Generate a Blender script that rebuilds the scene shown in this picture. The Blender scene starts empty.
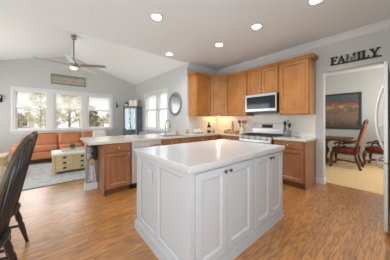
import bpy, bmesh, math, random
from mathutils import Vector, Matrix
random.seed(7)
PI = math.pi
R = math.radians
sc = bpy.context.scene
COL = sc.collection

# ------------------------------------------------------------------ camera
cam_data = bpy.data.cameras.new('camera')
cam = bpy.data.objects.new('camera', cam_data)
COL.objects.link(cam)
cam.location = (3.719, -4.091, 1.2616)
cam.rotation_euler = (PI/2, 0, R(49.931))
cam_data.sensor_width = 36.0
cam_data.lens = 36.0*169.566/390.0
cam_data.shift_y = -(130.0-120.537)/390.0
cam_data.clip_start = 0.02
cam_data.clip_end = 400
sc.camera = cam

# ------------------------------------------------------------------ exposure, sky, fill lamps
sc.view_settings.view_transform = 'Standard'
sc.view_settings.look = 'None'
sc.view_settings.gamma = 1.0
sc.view_settings.use_curve_mapping = False
sc.view_settings.exposure = 0.3
# bright overcast: pale near the horizon, several times brighter higher up
world = bpy.data.worlds.new('sky')
sc.world = world
world.use_nodes = True
_n, _l = world.node_tree.nodes, world.node_tree.links
wb = _n['Background']
_tc = _n.new('ShaderNodeTexCoord'); _sp = _n.new('ShaderNodeSeparateXYZ'); _cr = _n.new('ShaderNodeValToRGB')
_l.new(_tc.outputs['Generated'], _sp.inputs[0]); _l.new(_sp.outputs[2], _cr.inputs['Fac'])
SKYMAX = 4.0
_e = _cr.color_ramp.elements
_e[0].position = 0.0; _e[0].color = (0.84/SKYMAX, 0.85/SKYMAX, 0.86/SKYMAX, 1)
_e[1].position = 0.60; _e[1].color = (1, 1, 1, 1)
for _p, _v in ((0.165, 0.95), (0.30, 2.4)):
    _k = _e.new(_p); _k.color = (_v/SKYMAX, _v/SKYMAX, _v/SKYMAX, 1)
# bright lobe added in the unseen sky beyond the sofa windows, for floor glare
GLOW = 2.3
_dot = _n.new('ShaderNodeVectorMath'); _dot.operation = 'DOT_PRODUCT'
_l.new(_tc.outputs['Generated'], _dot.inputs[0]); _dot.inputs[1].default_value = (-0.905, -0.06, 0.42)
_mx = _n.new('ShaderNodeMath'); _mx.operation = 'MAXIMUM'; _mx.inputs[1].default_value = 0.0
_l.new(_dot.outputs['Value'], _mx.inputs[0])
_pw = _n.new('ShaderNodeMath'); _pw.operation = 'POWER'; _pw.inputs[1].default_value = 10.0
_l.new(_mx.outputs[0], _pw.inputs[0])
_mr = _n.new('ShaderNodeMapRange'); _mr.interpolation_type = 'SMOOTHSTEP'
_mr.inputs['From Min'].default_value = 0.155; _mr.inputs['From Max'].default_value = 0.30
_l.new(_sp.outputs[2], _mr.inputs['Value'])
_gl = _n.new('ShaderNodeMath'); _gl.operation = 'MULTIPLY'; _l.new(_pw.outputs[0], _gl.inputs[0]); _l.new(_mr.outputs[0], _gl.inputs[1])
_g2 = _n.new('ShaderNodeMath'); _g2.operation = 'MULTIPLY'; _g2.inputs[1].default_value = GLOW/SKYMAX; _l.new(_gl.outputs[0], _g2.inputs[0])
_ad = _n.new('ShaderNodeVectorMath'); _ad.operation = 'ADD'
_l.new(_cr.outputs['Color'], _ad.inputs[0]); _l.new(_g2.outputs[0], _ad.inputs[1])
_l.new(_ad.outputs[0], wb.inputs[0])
wb.inputs[1].default_value = SKYMAX
sc.cycles.max_bounces = 10
sc.cycles.diffuse_bounces = 6
sc.cycles.glossy_bounces = 4
sc.cycles.transparent_max_bounces = 24
sc.cycles.sample_clamp_indirect = 10.0

def area(name, loc, rot, sx, sy, power, color=(1, 1, 1), portal=False):
    d = bpy.data.lights.new(name, 'AREA')
    d.shape = 'RECTANGLE'; d.size = sx; d.size_y = sy
    d.energy = power; d.color = color
    if portal: d.cycles.is_portal = True
    o = bpy.data.objects.new(name, d); COL.objects.link(o)
    o.location = loc; o.rotation_euler = rot
    return o
# added fill lamps at windowless walls out of view, standing in for daylight
FILL_TINT = (0.86, 0.94, 1.0)
area('rear_fill', (2.0, -6.95, 1.25), (-PI/2, 0, PI), 3.4, 2.1, 54, FILL_TINT)
area('side_fill', (4.38, -4.3, 1.45), (0, PI/2, 0), 1.5, 2.2, 40, (0.88, 0.95, 1.0))
area('family_fill', (-2.0, -5.88, 1.45), (-PI/2, 0, PI), 2.4, 1.5, 40, (0.93, 0.97, 1.0))
area('dining_fill', (4.93, 1.9, 1.5), (0, PI/2, 0), 1.5, 2.0, 58, (1.0, 0.99, 0.96))
area('sky_portal', (-3.95, -3.6, 1.6), (0, -PI/2, 0), 1.4, 2.9, 1, portal=True)
area('sky_portal', (-1.95, -1.15, 1.6), (-PI/2, 0, 0), 2.0, 1.5, 1, portal=True)

# ------------------------------------------------------------------ materials
def srgb(r, g, b):
    def f(c):
        c /= 255.0
        return c/12.92 if c <= 0.04045 else ((c+0.055)/1.055)**2.4
    return (f(r), f(g), f(b), 1)

def newmat(name):
    m = bpy.data.materials.new(name); m.use_nodes = True
    return m, m.node_tree.nodes, m.node_tree.links, m.node_tree.nodes['Principled BSDF']

def plain(name, col, rough=0.5, metal=0.0, var=0.06, scale=6.0, bump=0.0, spec=0.5, coat=0.0):
    """principled with a soft procedural variation"""
    m, N, L, b = newmat(name)
    tc = N.new('ShaderNodeTexCoord'); nz = N.new('ShaderNodeTexNoise')
    nz.inputs['Scale'].default_value = scale; nz.inputs['Detail'].default_value = 4
    L.new(tc.outputs['Object'], nz.inputs['Vector'])
    mx = N.new('ShaderNodeMix'); mx.data_type = 'RGBA'
    mx.inputs['A'].default_value = tuple(c*(1-var) for c in col[:3])+(1,)
    mx.inputs['B'].default_value = tuple(min(1, c*(1+var)) for c in col[:3])+(1,)
    L.new(nz.outputs['Fac'], mx.inputs['Factor'])
    L.new(mx.outputs['Result'], b.inputs['Base Color'])
    b.inputs['Roughness'].default_value = rough
    b.inputs['Metallic'].default_value = metal
    b.inputs['Specular IOR Level'].default_value = spec
    b.inputs['Coat Weight'].default_value = coat
    if bump:
        bp = N.new('ShaderNodeBump'); bp.inputs['Strength'].default_value = bump
        n2 = N.new('ShaderNodeTexNoise'); n2.inputs['Scale'].default_value = scale*12
        L.new(tc.outputs['Object'], n2.inputs['Vector'])
        L.new(n2.outputs['Fac'], bp.inputs['Height']); L.new(bp.outputs['Normal'], b.inputs['Normal'])
    return m

def wood(name, c1, c2, rough=0.35, stretch=(14, 14, 1.2), scale=2.2, spec=0.4):
    """grain runs along the axis with the small stretch"""
    m, N, L, b = newmat(name)
    tc = N.new('ShaderNodeTexCoord'); mp = N.new('ShaderNodeMapping')
    mp.inputs['Scale'].default_value = stretch
    L.new(tc.outputs['Object'], mp.inputs['Vector'])
    nz = N.new('ShaderNodeTexNoise'); nz.inputs['Scale'].default_value = scale
    nz.inputs['Detail'].default_value = 6; nz.inputs['Roughness'].default_value = 0.6
    nz.inputs['Distortion'].default_value = 0.6
    L.new(mp.outputs['Vector'], nz.inputs['Vector'])
    big = N.new('ShaderNodeTexNoise'); big.inputs['Scale'].default_value = 3.0
    L.new(tc.outputs['Object'], big.inputs['Vector'])
    ad = N.new('ShaderNodeMath'); ad.operation = 'MULTIPLY_ADD'
    ad.inputs[1].default_value = 0.5; 
    L.new(big.outputs['Fac'], ad.inputs[0]); 
    hf = N.new('ShaderNodeMath'); hf.operation = 'MULTIPLY'; hf.inputs[1].default_value = 0.5
    L.new(nz.outputs['Fac'], hf.inputs[0]); L.new(hf.outputs[0], ad.inputs[2])
    rp = N.new('ShaderNodeValToRGB')
    rp.color_ramp.elements[0].position = 0.34; rp.color_ramp.elements[0].color = c1
    rp.color_ramp.elements[1].position = 0.66; rp.color_ramp.elements[1].color = c2
    L.new(ad.outputs[0], rp.inputs['Fac']); L.new(rp.outputs['Color'], b.inputs['Base Color'])
    b.inputs['Roughness'].default_value = rough
    b.inputs['Specular IOR Level'].default_value = spec
    return m

def tile_mat(name, axis, c1, c2, grout, bw, bh, rough=0.25):
    m, N, L, b = newmat(name)
    tc = N.new('ShaderNodeTexCoord'); sp = N.new('ShaderNodeSeparateXYZ'); cb = N.new('ShaderNodeCombineXYZ')
    L.new(tc.outputs['Object'], sp.inputs[0])
    L.new(sp.outputs[axis], cb.inputs[0]); L.new(sp.outputs[2], cb.inputs[1])
    br = N.new('ShaderNodeTexBrick'); br.inputs['Scale'].default_value = 1.0
    br.inputs['Brick Width'].default_value = bw; br.inputs['Row Height'].default_value = bh
    br.inputs['Mortar Size'].default_value = 0.0022; br.inputs['Mortar Smooth'].default_value = 0.3
    br.inputs['Color1'].default_value = c1; br.inputs['Color2'].default_value = c2; br.inputs['Mortar'].default_value = grout
    L.new(cb.outputs[0], br.inputs['Vector']); L.new(br.outputs['Color'], b.inputs['Base Color'])
    b.inputs['Roughness'].default_value = rough
    return m

def floor_mat(name):
    m, N, L, b = newmat(name)
    tc = N.new('ShaderNodeTexCoord'); sp = N.new('ShaderNodeSeparateXYZ'); cb = N.new('ShaderNodeCombineXYZ')
    L.new(tc.outputs['Object'], sp.inputs[0]); L.new(sp.outputs[1], cb.inputs[0]); L.new(sp.outputs[0], cb.inputs[1])
    br = N.new('ShaderNodeTexBrick'); br.offset = 0.37; br.inputs['Scale'].default_value = 1.0
    br.inputs['Brick Width'].default_value = 0.95; br.inputs['Row Height'].default_value = 0.083
    br.inputs['Mortar Size'].default_value = 0.0013; br.inputs['Mortar Smooth'].default_value = 0.2
    br.inputs['Bias'].default_value = 0.0
    br.inputs['Color1'].default_value = (0, 0, 0, 1); br.inputs['Color2'].default_value = (1, 1, 1, 1)
    br.inputs['Mortar'].default_value = (0.5, 0.5, 0.5, 1)
    L.new(cb.outputs[0], br.inputs['Vector'])
    # per-plank offset of the grain
    off = N.new('ShaderNodeVectorMath'); off.operation = 'MULTIPLY_ADD'
    L.new(br.outputs['Color'], off.inputs[0]); off.inputs[1].default_value = (3.1, 1.7, 5.3)
    L.new(cb.outputs[0], off.inputs[2])
    mp = N.new('ShaderNodeMapping'); mp.inputs['Scale'].default_value = (1.5, 11.0, 1.0)
    L.new(off.outputs[0], mp.inputs['Vector'])
    n1 = N.new('ShaderNodeTexNoise'); n1.inputs['Scale'].default_value = 1.3; n1.inputs['Detail'].default_value = 1.5
    L.new(mp.outputs['Vector'], n1.inputs['Vector'])
    # cathedral rings: contour lines of a smooth stretched noise
    mu = N.new('ShaderNodeMath'); mu.operation = 'MULTIPLY'; mu.inputs[1].default_value = 46.0
    L.new(n1.outputs['Fac'], mu.inputs[0])
    sn = N.new('ShaderNodeMath'); sn.operation = 'SINE'; L.new(mu.outputs[0], sn.inputs[0])
    n2 = N.new('ShaderNodeTexNoise'); n2.inputs['Scale'].default_value = 1.0; n2.inputs['Detail'].default_value = 5
    mp2 = N.new('ShaderNodeMapping'); mp2.inputs['Scale'].default_value = (4, 70, 1)
    L.new(off.outputs[0], mp2.inputs['Vector']); L.new(mp2.outputs['Vector'], n2.inputs['Vector'])
    s1 = N.new('ShaderNodeMath'); s1.operation = 'MULTIPLY_ADD'; s1.inputs[1].default_value = 0.15; s1.inputs[2].default_value = 0.30
    L.new(sn.outputs[0], s1.inputs[0])
    s2 = N.new('ShaderNodeMath'); s2.operation = 'MULTIPLY_ADD'; s2.inputs[1].default_value = 0.42
    L.new(n2.outputs['Fac'], s2.inputs[0]); L.new(s1.outputs[0], s2.inputs[2])
    rp = N.new('ShaderNodeValToRGB')
    e = rp.color_ramp.elements
    e[0].position = 0.22; e[0].color = srgb(116, 70, 32)
    e[1].position = 0.80; e[1].color = srgb(210, 152, 84)
    x = e.new(0.5); x.color = srgb(180, 118, 56)
    L.new(s2.outputs[0], rp.inputs['Fac'])
    hv = N.new('ShaderNodeHueSaturation')
    vv = N.new('ShaderNodeMapRange'); vv.inputs['To Min'].default_value = 0.80; vv.inputs['To Max'].default_value = 1.12
    L.new(br.outputs['Color'], vv.inputs['Value']); L.new(vv.outputs[0], hv.inputs['Value'])
    L.new(rp.outputs['Color'], hv.inputs['Color'])
    mx = N.new('ShaderNodeMix'); mx.data_type = 'RGBA'; mx.inputs['B'].default_value = srgb(90, 52, 28)
    L.new(br.outputs['Fac'], mx.inputs['Factor']); L.new(hv.outputs['Color'], mx.inputs['A'])
    L.new(mx.outputs['Result'], b.inputs['Base Color'])
    b.inputs['Roughness'].default_value = 0.4
    b.inputs['Specular IOR Level'].default_value = 0.5
    b.inputs['Coat Weight'].default_value = 1.0
    b.inputs['Coat Roughness'].default_value = 0.30
    b.inputs['Coat IOR'].default_value = 1.75
    bp = N.new('ShaderNodeBump'); bp.inputs['Strength'].default_value = 0.08; bp.inputs['Distance'].default_value = 0.01
    L.new(s2.outputs[0], bp.inputs['Height']); L.new(bp.outputs['Normal'], b.inputs['Normal'])
    return m

def glass_mat(name, tint=(1, 1, 1), gloss=0.08, rough=0.0):
    m, N, L, b = newmat(name)
    N.remove(b)
    out = [n for n in N if n.type == 'OUTPUT_MATERIAL'][0]
    t = N.new('ShaderNodeBsdfTransparent'); t.inputs[0].default_value = tuple(tint)+(1,)
    g = N.new('ShaderNodeBsdfGlossy'); g.inputs['Roughness'].default_value = rough
    mx = N.new('ShaderNodeMixShader'); mx.inputs[0].default_value = gloss
    L.new(t.outputs[0], mx.inputs[1]); L.new(g.outputs[0], mx.inputs[2]); L.new(mx.outputs[0], out.inputs[0])
    return m

def emit(name, col, strength):
    m, N, L, b = newmat(name)
    b.inputs['Base Color'].default_value = col
    b.inputs['Emission Color'].default_value = col
    b.inputs['Emission Strength'].default_value = strength
    return m

def ramp_mat(name, stops, scale, rough=0.9, coord='Object', detail=4, stretch=(1, 1, 1), dist=0.0):
    m, N, L, b = newmat(name)
    tc = N.new('ShaderNodeTexCoord'); mp = N.new('ShaderNodeMapping'); mp.inputs['Scale'].default_value = stretch
    L.new(tc.outputs[coord], mp.inputs['Vector'])
    nz = N.new('ShaderNodeTexNoise'); nz.inputs['Scale'].default_value = scale; nz.inputs['Detail'].default_value = detail
    nz.inputs['Distortion'].default_value = dist
    L.new(mp.outputs['Vector'], nz.inputs['Vector'])
    rp = N.new('ShaderNodeValToRGB'); el = rp.color_ramp.elements
    el[0].position = stops[0][0]; el[0].color = stops[0][1]
    el[1].position = stops[-1][0]; el[1].color = stops[-1][1]
    for p, c in stops[1:-1]:
        k = el.new(p); k.color = c
    L.new(nz.outputs['Fac'], rp.inputs['Fac']); L.new(rp.outputs['Color'], b.inputs['Base Color'])
    b.inputs['Roughness'].default_value = rough
    b.inputs['Specular IOR Level'].default_value = 0.2
    return m

M = {}
M['wall'] = plain('wall_paint', srgb(200, 200, 197), 0.85, var=0.012, scale=3, spec=0.2)
M['ceiling'] = plain('ceiling_paint', srgb(230, 235, 238), 0.9, var=0.01, scale=3, spec=0.2)
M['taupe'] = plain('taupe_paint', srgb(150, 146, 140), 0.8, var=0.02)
M['vault'] = plain('vault_paint', srgb(246, 247, 247), 0.9, var=0.01, scale=3, spec=0.2)
M['trim'] = plain('white_trim', srgb(220, 220, 219), 0.45, var=0.01)
M['floor'] = floor_mat('oak_floor')
M['carpet'] = ramp_mat('cream_carpet', [(0.3, srgb(200, 170, 122)), (0.7, srgb(220, 192, 146))], 30, 0.95)
M['rug'] = ramp_mat('grey_rug', [(0.3, srgb(166, 168, 170)), (0.5, srgb(188, 189, 188)), (0.7, srgb(204, 203, 200))], 9, 0.95, detail=8, dist=1.0)
M['island'] = plain('island_paint', srgb(197, 199, 202), 0.42, var=0.008)
M['quartz'] = plain('white_quartz', srgb(206, 205, 204), 0.15, var=0.015, scale=9)
M['counter'] = ramp_mat('cream_quartz', [(0.3, srgb(196, 186, 170)), (0.55, srgb(208, 200, 184)), (0.75, srgb(216, 209, 196))], 60, 0.16)
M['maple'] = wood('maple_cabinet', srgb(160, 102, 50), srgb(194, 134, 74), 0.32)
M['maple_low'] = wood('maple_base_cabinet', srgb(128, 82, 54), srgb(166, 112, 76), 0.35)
M['toe'] = plain('toe_kick', srgb(116, 72, 46), 0.6)
M['splash_x'] = tile_mat('backsplash_tile', 0, srgb(238, 233, 225), srgb(230, 224, 213), srgb(240, 237, 231), 0.15, 0.055)
M['splash_y'] = tile_mat('backsplash_tile_side', 1, srgb(238, 232, 222), srgb(230, 223, 210), srgb(240, 236, 228), 0.15, 0.055)
M['steel'] = plain('stainless', srgb(200, 199, 197), 0.28, metal=0.9, var=0.03, scale=2)
M['steel_soft'] = plain('stainless_panel', srgb(206, 204, 200), 0.42, metal=0.55, var=0.02, scale=2)
M['fridge_side'] = plain('fridge_side', srgb(168, 163, 158), 0.4, metal=0.35, var=0.03)
M['nickel'] = plain('brushed_nickel', srgb(168, 168, 168), 0.25, metal=1.0)
M['knob'] = plain('satin_knob', srgb(225, 214, 196), 0.3, metal=0.6)
M['pewter'] = plain('pewter_knob', srgb(105, 102, 98), 0.3, metal=0.9)
M['black'] = plain('black_paint', srgb(32, 31, 31), 0.35)
M['blacksatin'] = plain('black_chair_paint', srgb(40, 40, 42), 0.28, var=0.2, scale=20, spec=0.6)
M['crest'] = wood('hoop_reflection_brown', srgb(52, 44, 34), srgb(92, 78, 58), 0.3, stretch=(1.2, 14, 14))  # brown reflection on the black hoop put into its colour
M['darkglass'] = plain('dark_glass', srgb(38, 44, 46), 0.08)
M['iron'] = plain('cast_iron', srgb(48, 48, 50), 0.55)
M['cook'] = plain('cooktop_steel', srgb(78, 79, 81), 0.3, metal=0.6)
M['leather'] = plain('cognac_leather', srgb(190, 122, 80), 0.42, var=0.14, scale=5, bump=0.05)
M['leather_dark'] = plain('leather_piping', srgb(150, 78, 46), 0.5)
M['darkwood'] = wood('walnut', srgb(62, 34, 22), srgb(110, 64, 40), 0.3)
M['oakpale'] = wood('pale_oak', srgb(188, 164, 122), srgb(210, 188, 146), 0.5, stretch=(1.5, 1.5, 12))
M['whitewash'] = plain('whitewashed_top', srgb(228, 224, 214), 0.5)
M['bluegrey'] = plain('blue_grey_metal', srgb(104, 116, 121), 0.45, metal=0.2, var=0.08)
M['paneblue'] = glass_mat('cabinet_glass', (0.80, 0.88, 0.92), 0.12, 0.02)
M['glass'] = glass_mat('window_glass', (0.98, 0.99, 0.99), 0.018)
M['jarglass'] = glass_mat('jar_glass', (0.86, 0.88, 0.88), 0.15, 0.05)
M['mirror'] = plain('mirror_glass', srgb(240, 243, 246), 0.03, metal=1.0, var=0.0)
M['pewter_frame'] = plain('grey_metal_frame', srgb(140, 142, 144), 0.45, metal=0.3, var=0.25, scale=30)
M['fan_metal'] = plain('fan_nickel', srgb(150, 147, 142), 0.35, metal=0.7)
M['fan_blade'] = plain('fan_blade_lit', srgb(214, 213, 210), 0.35)
M['fan_shaded'] = plain('fan_blade_shaded', srgb(128, 122, 117), 0.4)
M['bulb'] = emit('frosted_glow', (1.0, 0.90, 0.74, 1), 0.75)
M['down'] = emit('downlight_glow', (1.0, 0.98, 0.95, 1), 9.0)
M['puck'] = emit('puck_glow', (1.0, 0.78, 0.42, 1), 1.6)
M['blind'] = plain('white_slat', srgb(244, 244, 244), 0.6, var=0.005)
def blind_mat():
    m, N, L, b = newmat('white_slat')
    out = [n for n in N if n.type == 'OUTPUT_MATERIAL'][0]
    b.inputs['Base Color'].default_value = srgb(244, 244, 243); b.inputs['Roughness'].default_value = 0.6
    t = N.new('ShaderNodeBsdfTranslucent'); t.inputs[0].default_value = srgb(240, 240, 238)
    mx = N.new('ShaderNodeMixShader'); mx.inputs[0].default_value = 0.14
    L.new(b.outputs[0], mx.inputs[1]); L.new(t.outputs[0], mx.inputs[2]); L.new(mx.outputs[0], out.inputs[0])
    return m
M['blind'] = blind_mat()
M['towel'] = ramp_mat('grey_towel', [(0.35, srgb(150, 150, 150)), (0.5, srgb(214, 213, 210)), (0.65, srgb(170, 170, 172))], 26, 0.95)
M['mitt'] = ramp_mat('grey_mitt', [(0.4, srgb(120, 122, 126)), (0.6, srgb(176, 176, 178))], 40, 0.95)
M['mittdark'] = plain('black_mitt', srgb(42, 42, 44), 0.9)
M['tan'] = plain('tan_sponge', srgb(196, 160, 122), 0.9)
M['leaf'] = plain('green_leaf', srgb(92, 138, 62), 0.6, var=0.3, scale=40)
M['white'] = plain('white_ceramic', srgb(238, 236, 231), 0.25, var=0.01)
M['cream'] = plain('cream_stoneware', srgb(224, 214, 194), 0.3, var=0.02)
M['amber'] = plain('dark_amber_bottle', srgb(64, 26, 16), 0.12)
M['label'] = plain('paper_label', srgb(222, 210, 196), 0.7)
M['spoon'] = wood('spoon_wood', srgb(158, 98, 50), srgb(200, 142, 84), 0.5)
M['spoondark'] = wood('dark_spoon_wood', srgb(98, 56, 30), srgb(140, 88, 50), 0.5)
M['tray'] = wood('tray_wood', srgb(186, 124, 66), srgb(214, 156, 94), 0.4, stretch=(1.2, 14, 14))
M['greenjar'] = plain('grey_green_mortar', srgb(128, 132, 122), 0.5)
M['gray'] = plain('dark_grey_holder', srgb(108, 110, 114), 0.4)
M['pillow'] = ramp_mat('patterned_pillow', [(0.4, srgb(196, 192, 188)), (0.6, srgb(236, 234, 230))], 34, 0.9)
M['upholstery'] = plain('pale_grey_fabric', srgb(218, 214, 210), 0.9, var=0.03, scale=20)
M['mauve'] = plain('mauve_throw', srgb(156, 132, 138), 0.95, var=0.1, scale=24)
M['blush'] = plain('blush_tray', srgb(206, 186, 178), 0.6)
M['redleather'] = ramp_mat('oxblood_seat', [(0.35, srgb(88, 34, 24)), (0.65, srgb(138, 60, 42))], 30, 0.45)
M['chairback'] = ramp_mat('woven_chair_back', [(0.35, srgb(108, 58, 40)), (0.65, srgb(176, 118, 88))], 36, 0.7)
M['frame_dark'] = plain('dark_picture_frame', srgb(66, 70, 74), 0.4, metal=0.2, var=0.2, scale=30)
M['frame_grey'] = plain('weathered_frame', srgb(128, 128, 122), 0.6, var=0.15, scale=30)
M['grass'] = ramp_mat('dry_lawn', [(0.3, srgb(148, 142, 104)), (0.7, srgb(166, 160, 124))], 1.2, 0.95)
M['bark'] = plain('bark', srgb(104, 96, 86), 0.9, var=0.2)
M['leaf_tan'] = plain('tan_foliage', srgb(162, 152, 116), 0.9, var=0.35, scale=2)
M['leaf_brown'] = plain('brown_foliage', srgb(138, 126, 112), 0.9, var=0.3, scale=2)
M['leaf_dark'] = plain('evergreen_foliage', srgb(108, 112, 92), 0.9, var=0.3, scale=2)
M['siding'] = tile_mat('house_siding', 1, srgb(140, 130, 124), srgb(134, 124, 118), srgb(112, 104, 98), 40, 0.2, 0.8)
M['siding_x'] = tile_mat('house_siding_pale', 0, srgb(126, 124, 112), srgb(122, 120, 108), srgb(100, 98, 90), 40, 0.2, 0.8)
M['roof'] = plain('grey_roof', srgb(126, 118, 116), 0.9, var=0.1)
M['sign'] = plain('black_sign', srgb(34, 30, 28), 0.5, var=0.3, scale=40)
M['signgrey'] = ramp_mat('distressed_letter', [(0.35, srgb(44, 40, 38)), (0.6, srgb(168, 164, 158))], 30, 0.6)
M['soap'] = plain('terracotta_soap', srgb(186, 132, 102), 0.5)
M['toast'] = plain('candle_wax', srgb(176, 138, 104), 0.5)
M['outlet'] = plain('outlet_plate', srgb(214, 214, 214), 0.4)

# ------------------------------------------------------------------ mesh helpers
class MB:
    def __init__(s): s.bm = bmesh.new()
    def box(s, x0, x1, y0, y1, z0, z1, bev=0.0, seg=2, mat=None):
        b = bmesh.new()
        bmesh.ops.create_cube(b, size=1)
        bmesh.ops.scale(b, vec=(abs(x1-x0), abs(y1-y0), abs(z1-z0)), verts=b.verts)
        bmesh.ops.translate(b, vec=((x0+x1)/2, (y0+y1)/2, (z0+z1)/2), verts=b.verts)
        if bev > 0:
            bmesh.ops.bevel(b, geom=list(b.edges), offset=bev, segments=seg, affect='EDGES', profile=0.5)
        if mat is not None: b.transform(mat)
        s.add(b); return s
    def add(s, b):
        me = bpy.data.meshes.new('tmp'); b.to_mesh(me); b.free()
        s.bm.from_mesh(me); bpy.data.meshes.remove(me)
    def tube(s, pts, rad, n=8, caps=True):
        """tube through points; rad a number or one radius per point"""
        pts = [Vector(p) for p in pts]
        rs = rad if isinstance(rad, (list, tuple)) else [rad]*len(pts)
        bm = s.bm; rings = []
        ref = None
        for i, p in enumerate(pts):
            if i == 0: t = pts[1]-pts[0]
            elif i == len(pts)-1: t = pts[-1]-pts[-2]
            else: t = (pts[i+1]-pts[i]).normalized()+(pts[i]-pts[i-1]).normalized()
            if t.length < 1e-9: t = Vector((0, 0, 1))
            t.normalize()
            if ref is None:
                ref = Vector((0, 0, 1)) if abs(t.z) < 0.9 else Vector((1, 0, 0))
            u = ref-t*ref.dot(t)
            if u.length < 1e-6: u = t.orthogonal()
            u.normalize(); ref = u
            v = t.cross(u)
            rings.append([bm.verts.new(p+(u*math.cos(2*PI*k/n)+v*math.sin(2*PI*k/n))*rs[i]) for k in range(n)])
        for a, b in zip(rings, rings[1:]):
            for k in range(n):
                f = bm.faces.new((a[k], a[(k+1) % n], b[(k+1) % n], b[k])); f.smooth = True
        if caps:
            bm.faces.new(list(reversed(rings[0]))); bm.faces.new(rings[-1])
        return s
    def lathe(s, prof, c=(0, 0, 0), n=20, sx=1.0, sy=1.0):
        """prof: (r, z) list; closed with caps"""
        bm = s.bm; rings = []
        for r, z in prof:
            r = max(r, 1e-4)
            rings.append([bm.verts.new((c[0]+sx*r*math.cos(2*PI*k/n), c[1]+sy*r*math.sin(2*PI*k/n), c[2]+z)) for k in range(n)])
        for a, b in zip(rings, rings[1:]):
            for k in range(n):
                f = bm.faces.new((a[k], a[(k+1) % n], b[(k+1) % n], b[k])); f.smooth = True
        bm.faces.new(list(reversed(rings[0]))); bm.faces.new(rings[-1])
        return s
    def prism(s, poly, h0, h1, plane='xy'):
        """extrude a 2-D polygon; plane gives the two drawn axes"""
        bm = s.bm
        def P(a, b, h):
            return {'xy': (a, b, h), 'xz': (a, h, b), 'yz': (h, a, b)}[plane]
        lo = [bm.verts.new(P(a, b, h0)) for a, b in poly]
        hi = [bm.verts.new(P(a, b, h1)) for a, b in poly]
        n = len(poly)
        fs = [bm.faces.new(lo), bm.faces.new(list(reversed(hi)))]
        for k in range(n): fs.append(bm.faces.new((lo[k], hi[k], hi[(k+1) % n], lo[(k+1) % n])))
        bmesh.ops.recalc_face_normals(bm, faces=fs)
        return s
    def sphere(s, c, r, sx=1, sy=1, sz=1, u=16, v=10):
        b = bmesh.new(); bmesh.ops.create_uvsphere(b, u_segments=u, v_segments=v, radius=r)
        bmesh.ops.scale(b, vec=(sx, sy, sz), verts=b.verts); bmesh.ops.translate(b, vec=c, verts=b.verts)
        for f in b.faces: f.smooth = True
        s.add(b); return s
    def quad(s, *p):
        s.bm.faces.new([s.bm.verts.new(q) for q in p]); return s
    def cushion(s, x0, x1, y0, y1, z0, z1, puff=0.25, mat=None):
        """soft box: subdivided, rounded, slightly puffed"""
        b = bmesh.new(); bmesh.ops.create_cube(b, size=2)
        bmesh.ops.subdivide_edges(b, edges=list(b.edges), cuts=5, use_grid_fill=True)
        hx, hy, hz = (x1-x0)/2, (y1-y0)/2, (z1-z0)/2
        for v in b.verts:
            x, y, z = v.co
            def rr(a, q, w): return a*(1-puff*0.5*(q**4)*0.35-puff*0.5*(w**4)*0.35)
            nx, ny, nz_ = rr(x, y, z), rr(y, x, z), rr(z, x, y)
            v.co = ((x0+x1)/2+nx*hx, (y0+y1)/2+ny*hy, (z0+z1)/2+nz_*hz)
        for f in b.faces: f.smooth = True
        bmesh.ops.bevel(b, geom=[], offset=0.01, segments=1, affect='EDGES')
        if mat is not None: b.transform(mat)
        s.add(b); return s
    def build(s, name, mat, parent=None, loc=None, rotz=None, smooth=False):
        me = bpy.data.meshes.new(name)
        bmesh.ops.recalc_face_normals(s.bm, faces=list(s.bm.faces)) if False else None
        s.bm.to_mesh(me); s.bm.free()
        me.materials.append(M[mat] if isinstance(mat, str) else mat)
        if smooth:
            for p in me.polygons: p.use_smooth = True
        o = bpy.data.objects.new(name, me); COL.objects.link(o)
        if parent is not None: o.parent = parent
        if loc is not None: o.location = loc
        if rotz is not None: o.rotation_euler = (0, 0, rotz)
        return o

def tag(o, label=None, cat=None, group=None, kind=None):
    if label: o['label'] = label
    if cat: o['category'] = cat
    if group: o['group'] = group
    if kind: o['kind'] = kind
    return o
def thing(name, label, cat, loc=(0, 0, 0), rotz=0.0, group=None):
    o = bpy.data.objects.new(name, None); COL.objects.link(o)
    o.empty_display_size = 0.1
    o.location = loc; o.rotation_euler = (0, 0, rotz)
    return tag(o, label, cat, group)
def struct(name, mb, mat, parent=None):
    o = mb.build(name, mat, parent)
    if parent is None: o['kind'] = 'structure'
    return o
def dup(root, loc, rotz, label, group=None):
    def cp(o, par):
        c = o.copy(); COL.objects.link(c)
        if par is not None: c.parent = par
        for k in list(o.children): cp(k, c)
        return c
    r = cp(root, None); r.location = loc; r.rotation_euler = (0, 0, rotz)
    r['label'] = label
    if group: r['group'] = group
    return r

def panel_door(w, h, t=0.026, fr=0.055, rec=0.016, x0=0.0, z0=0.0, yf=0.0):
    """framed door with a recessed panel; front plane y = yf - t, back y = yf; local x, z"""
    b = MB()
    b.box(x0, x0+fr, yf-t, yf, z0, z0+h, 0.002, 1)
    b.box(x0+w-fr, x0+w, yf-t, yf, z0, z0+h, 0.002, 1)
    b.box(x0+fr, x0+w-fr, yf-t, yf, z0, z0+fr, 0.002, 1)
    b.box(x0+fr, x0+w-fr, yf-t, yf, z0+h-fr, z0+h, 0.002, 1)
    # sloped moulding inside the frame
    m = 0.014
    xa, xb, za, zb = x0+fr, x0+w-fr, z0+fr, z0+h-fr
    yo, yi = yf-t+0.002, yf-t+rec+0.003
    o = [(xa, yo, za), (xb, yo, za), (xb, yo, zb), (xa, yo, zb)]
    i = [(xa+m, yi, za+m), (xb-m, yi, za+m), (xb-m, yi, zb-m), (xa+m, yi, zb-m)]
    for k in range(4): b.quad(o[k], o[(k+1) % 4], i[(k+1) % 4], i[k])
    b.quad(*i)
    b.box(xa, xb, yf-0.004, yf, za, zb)
    return b
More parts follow.
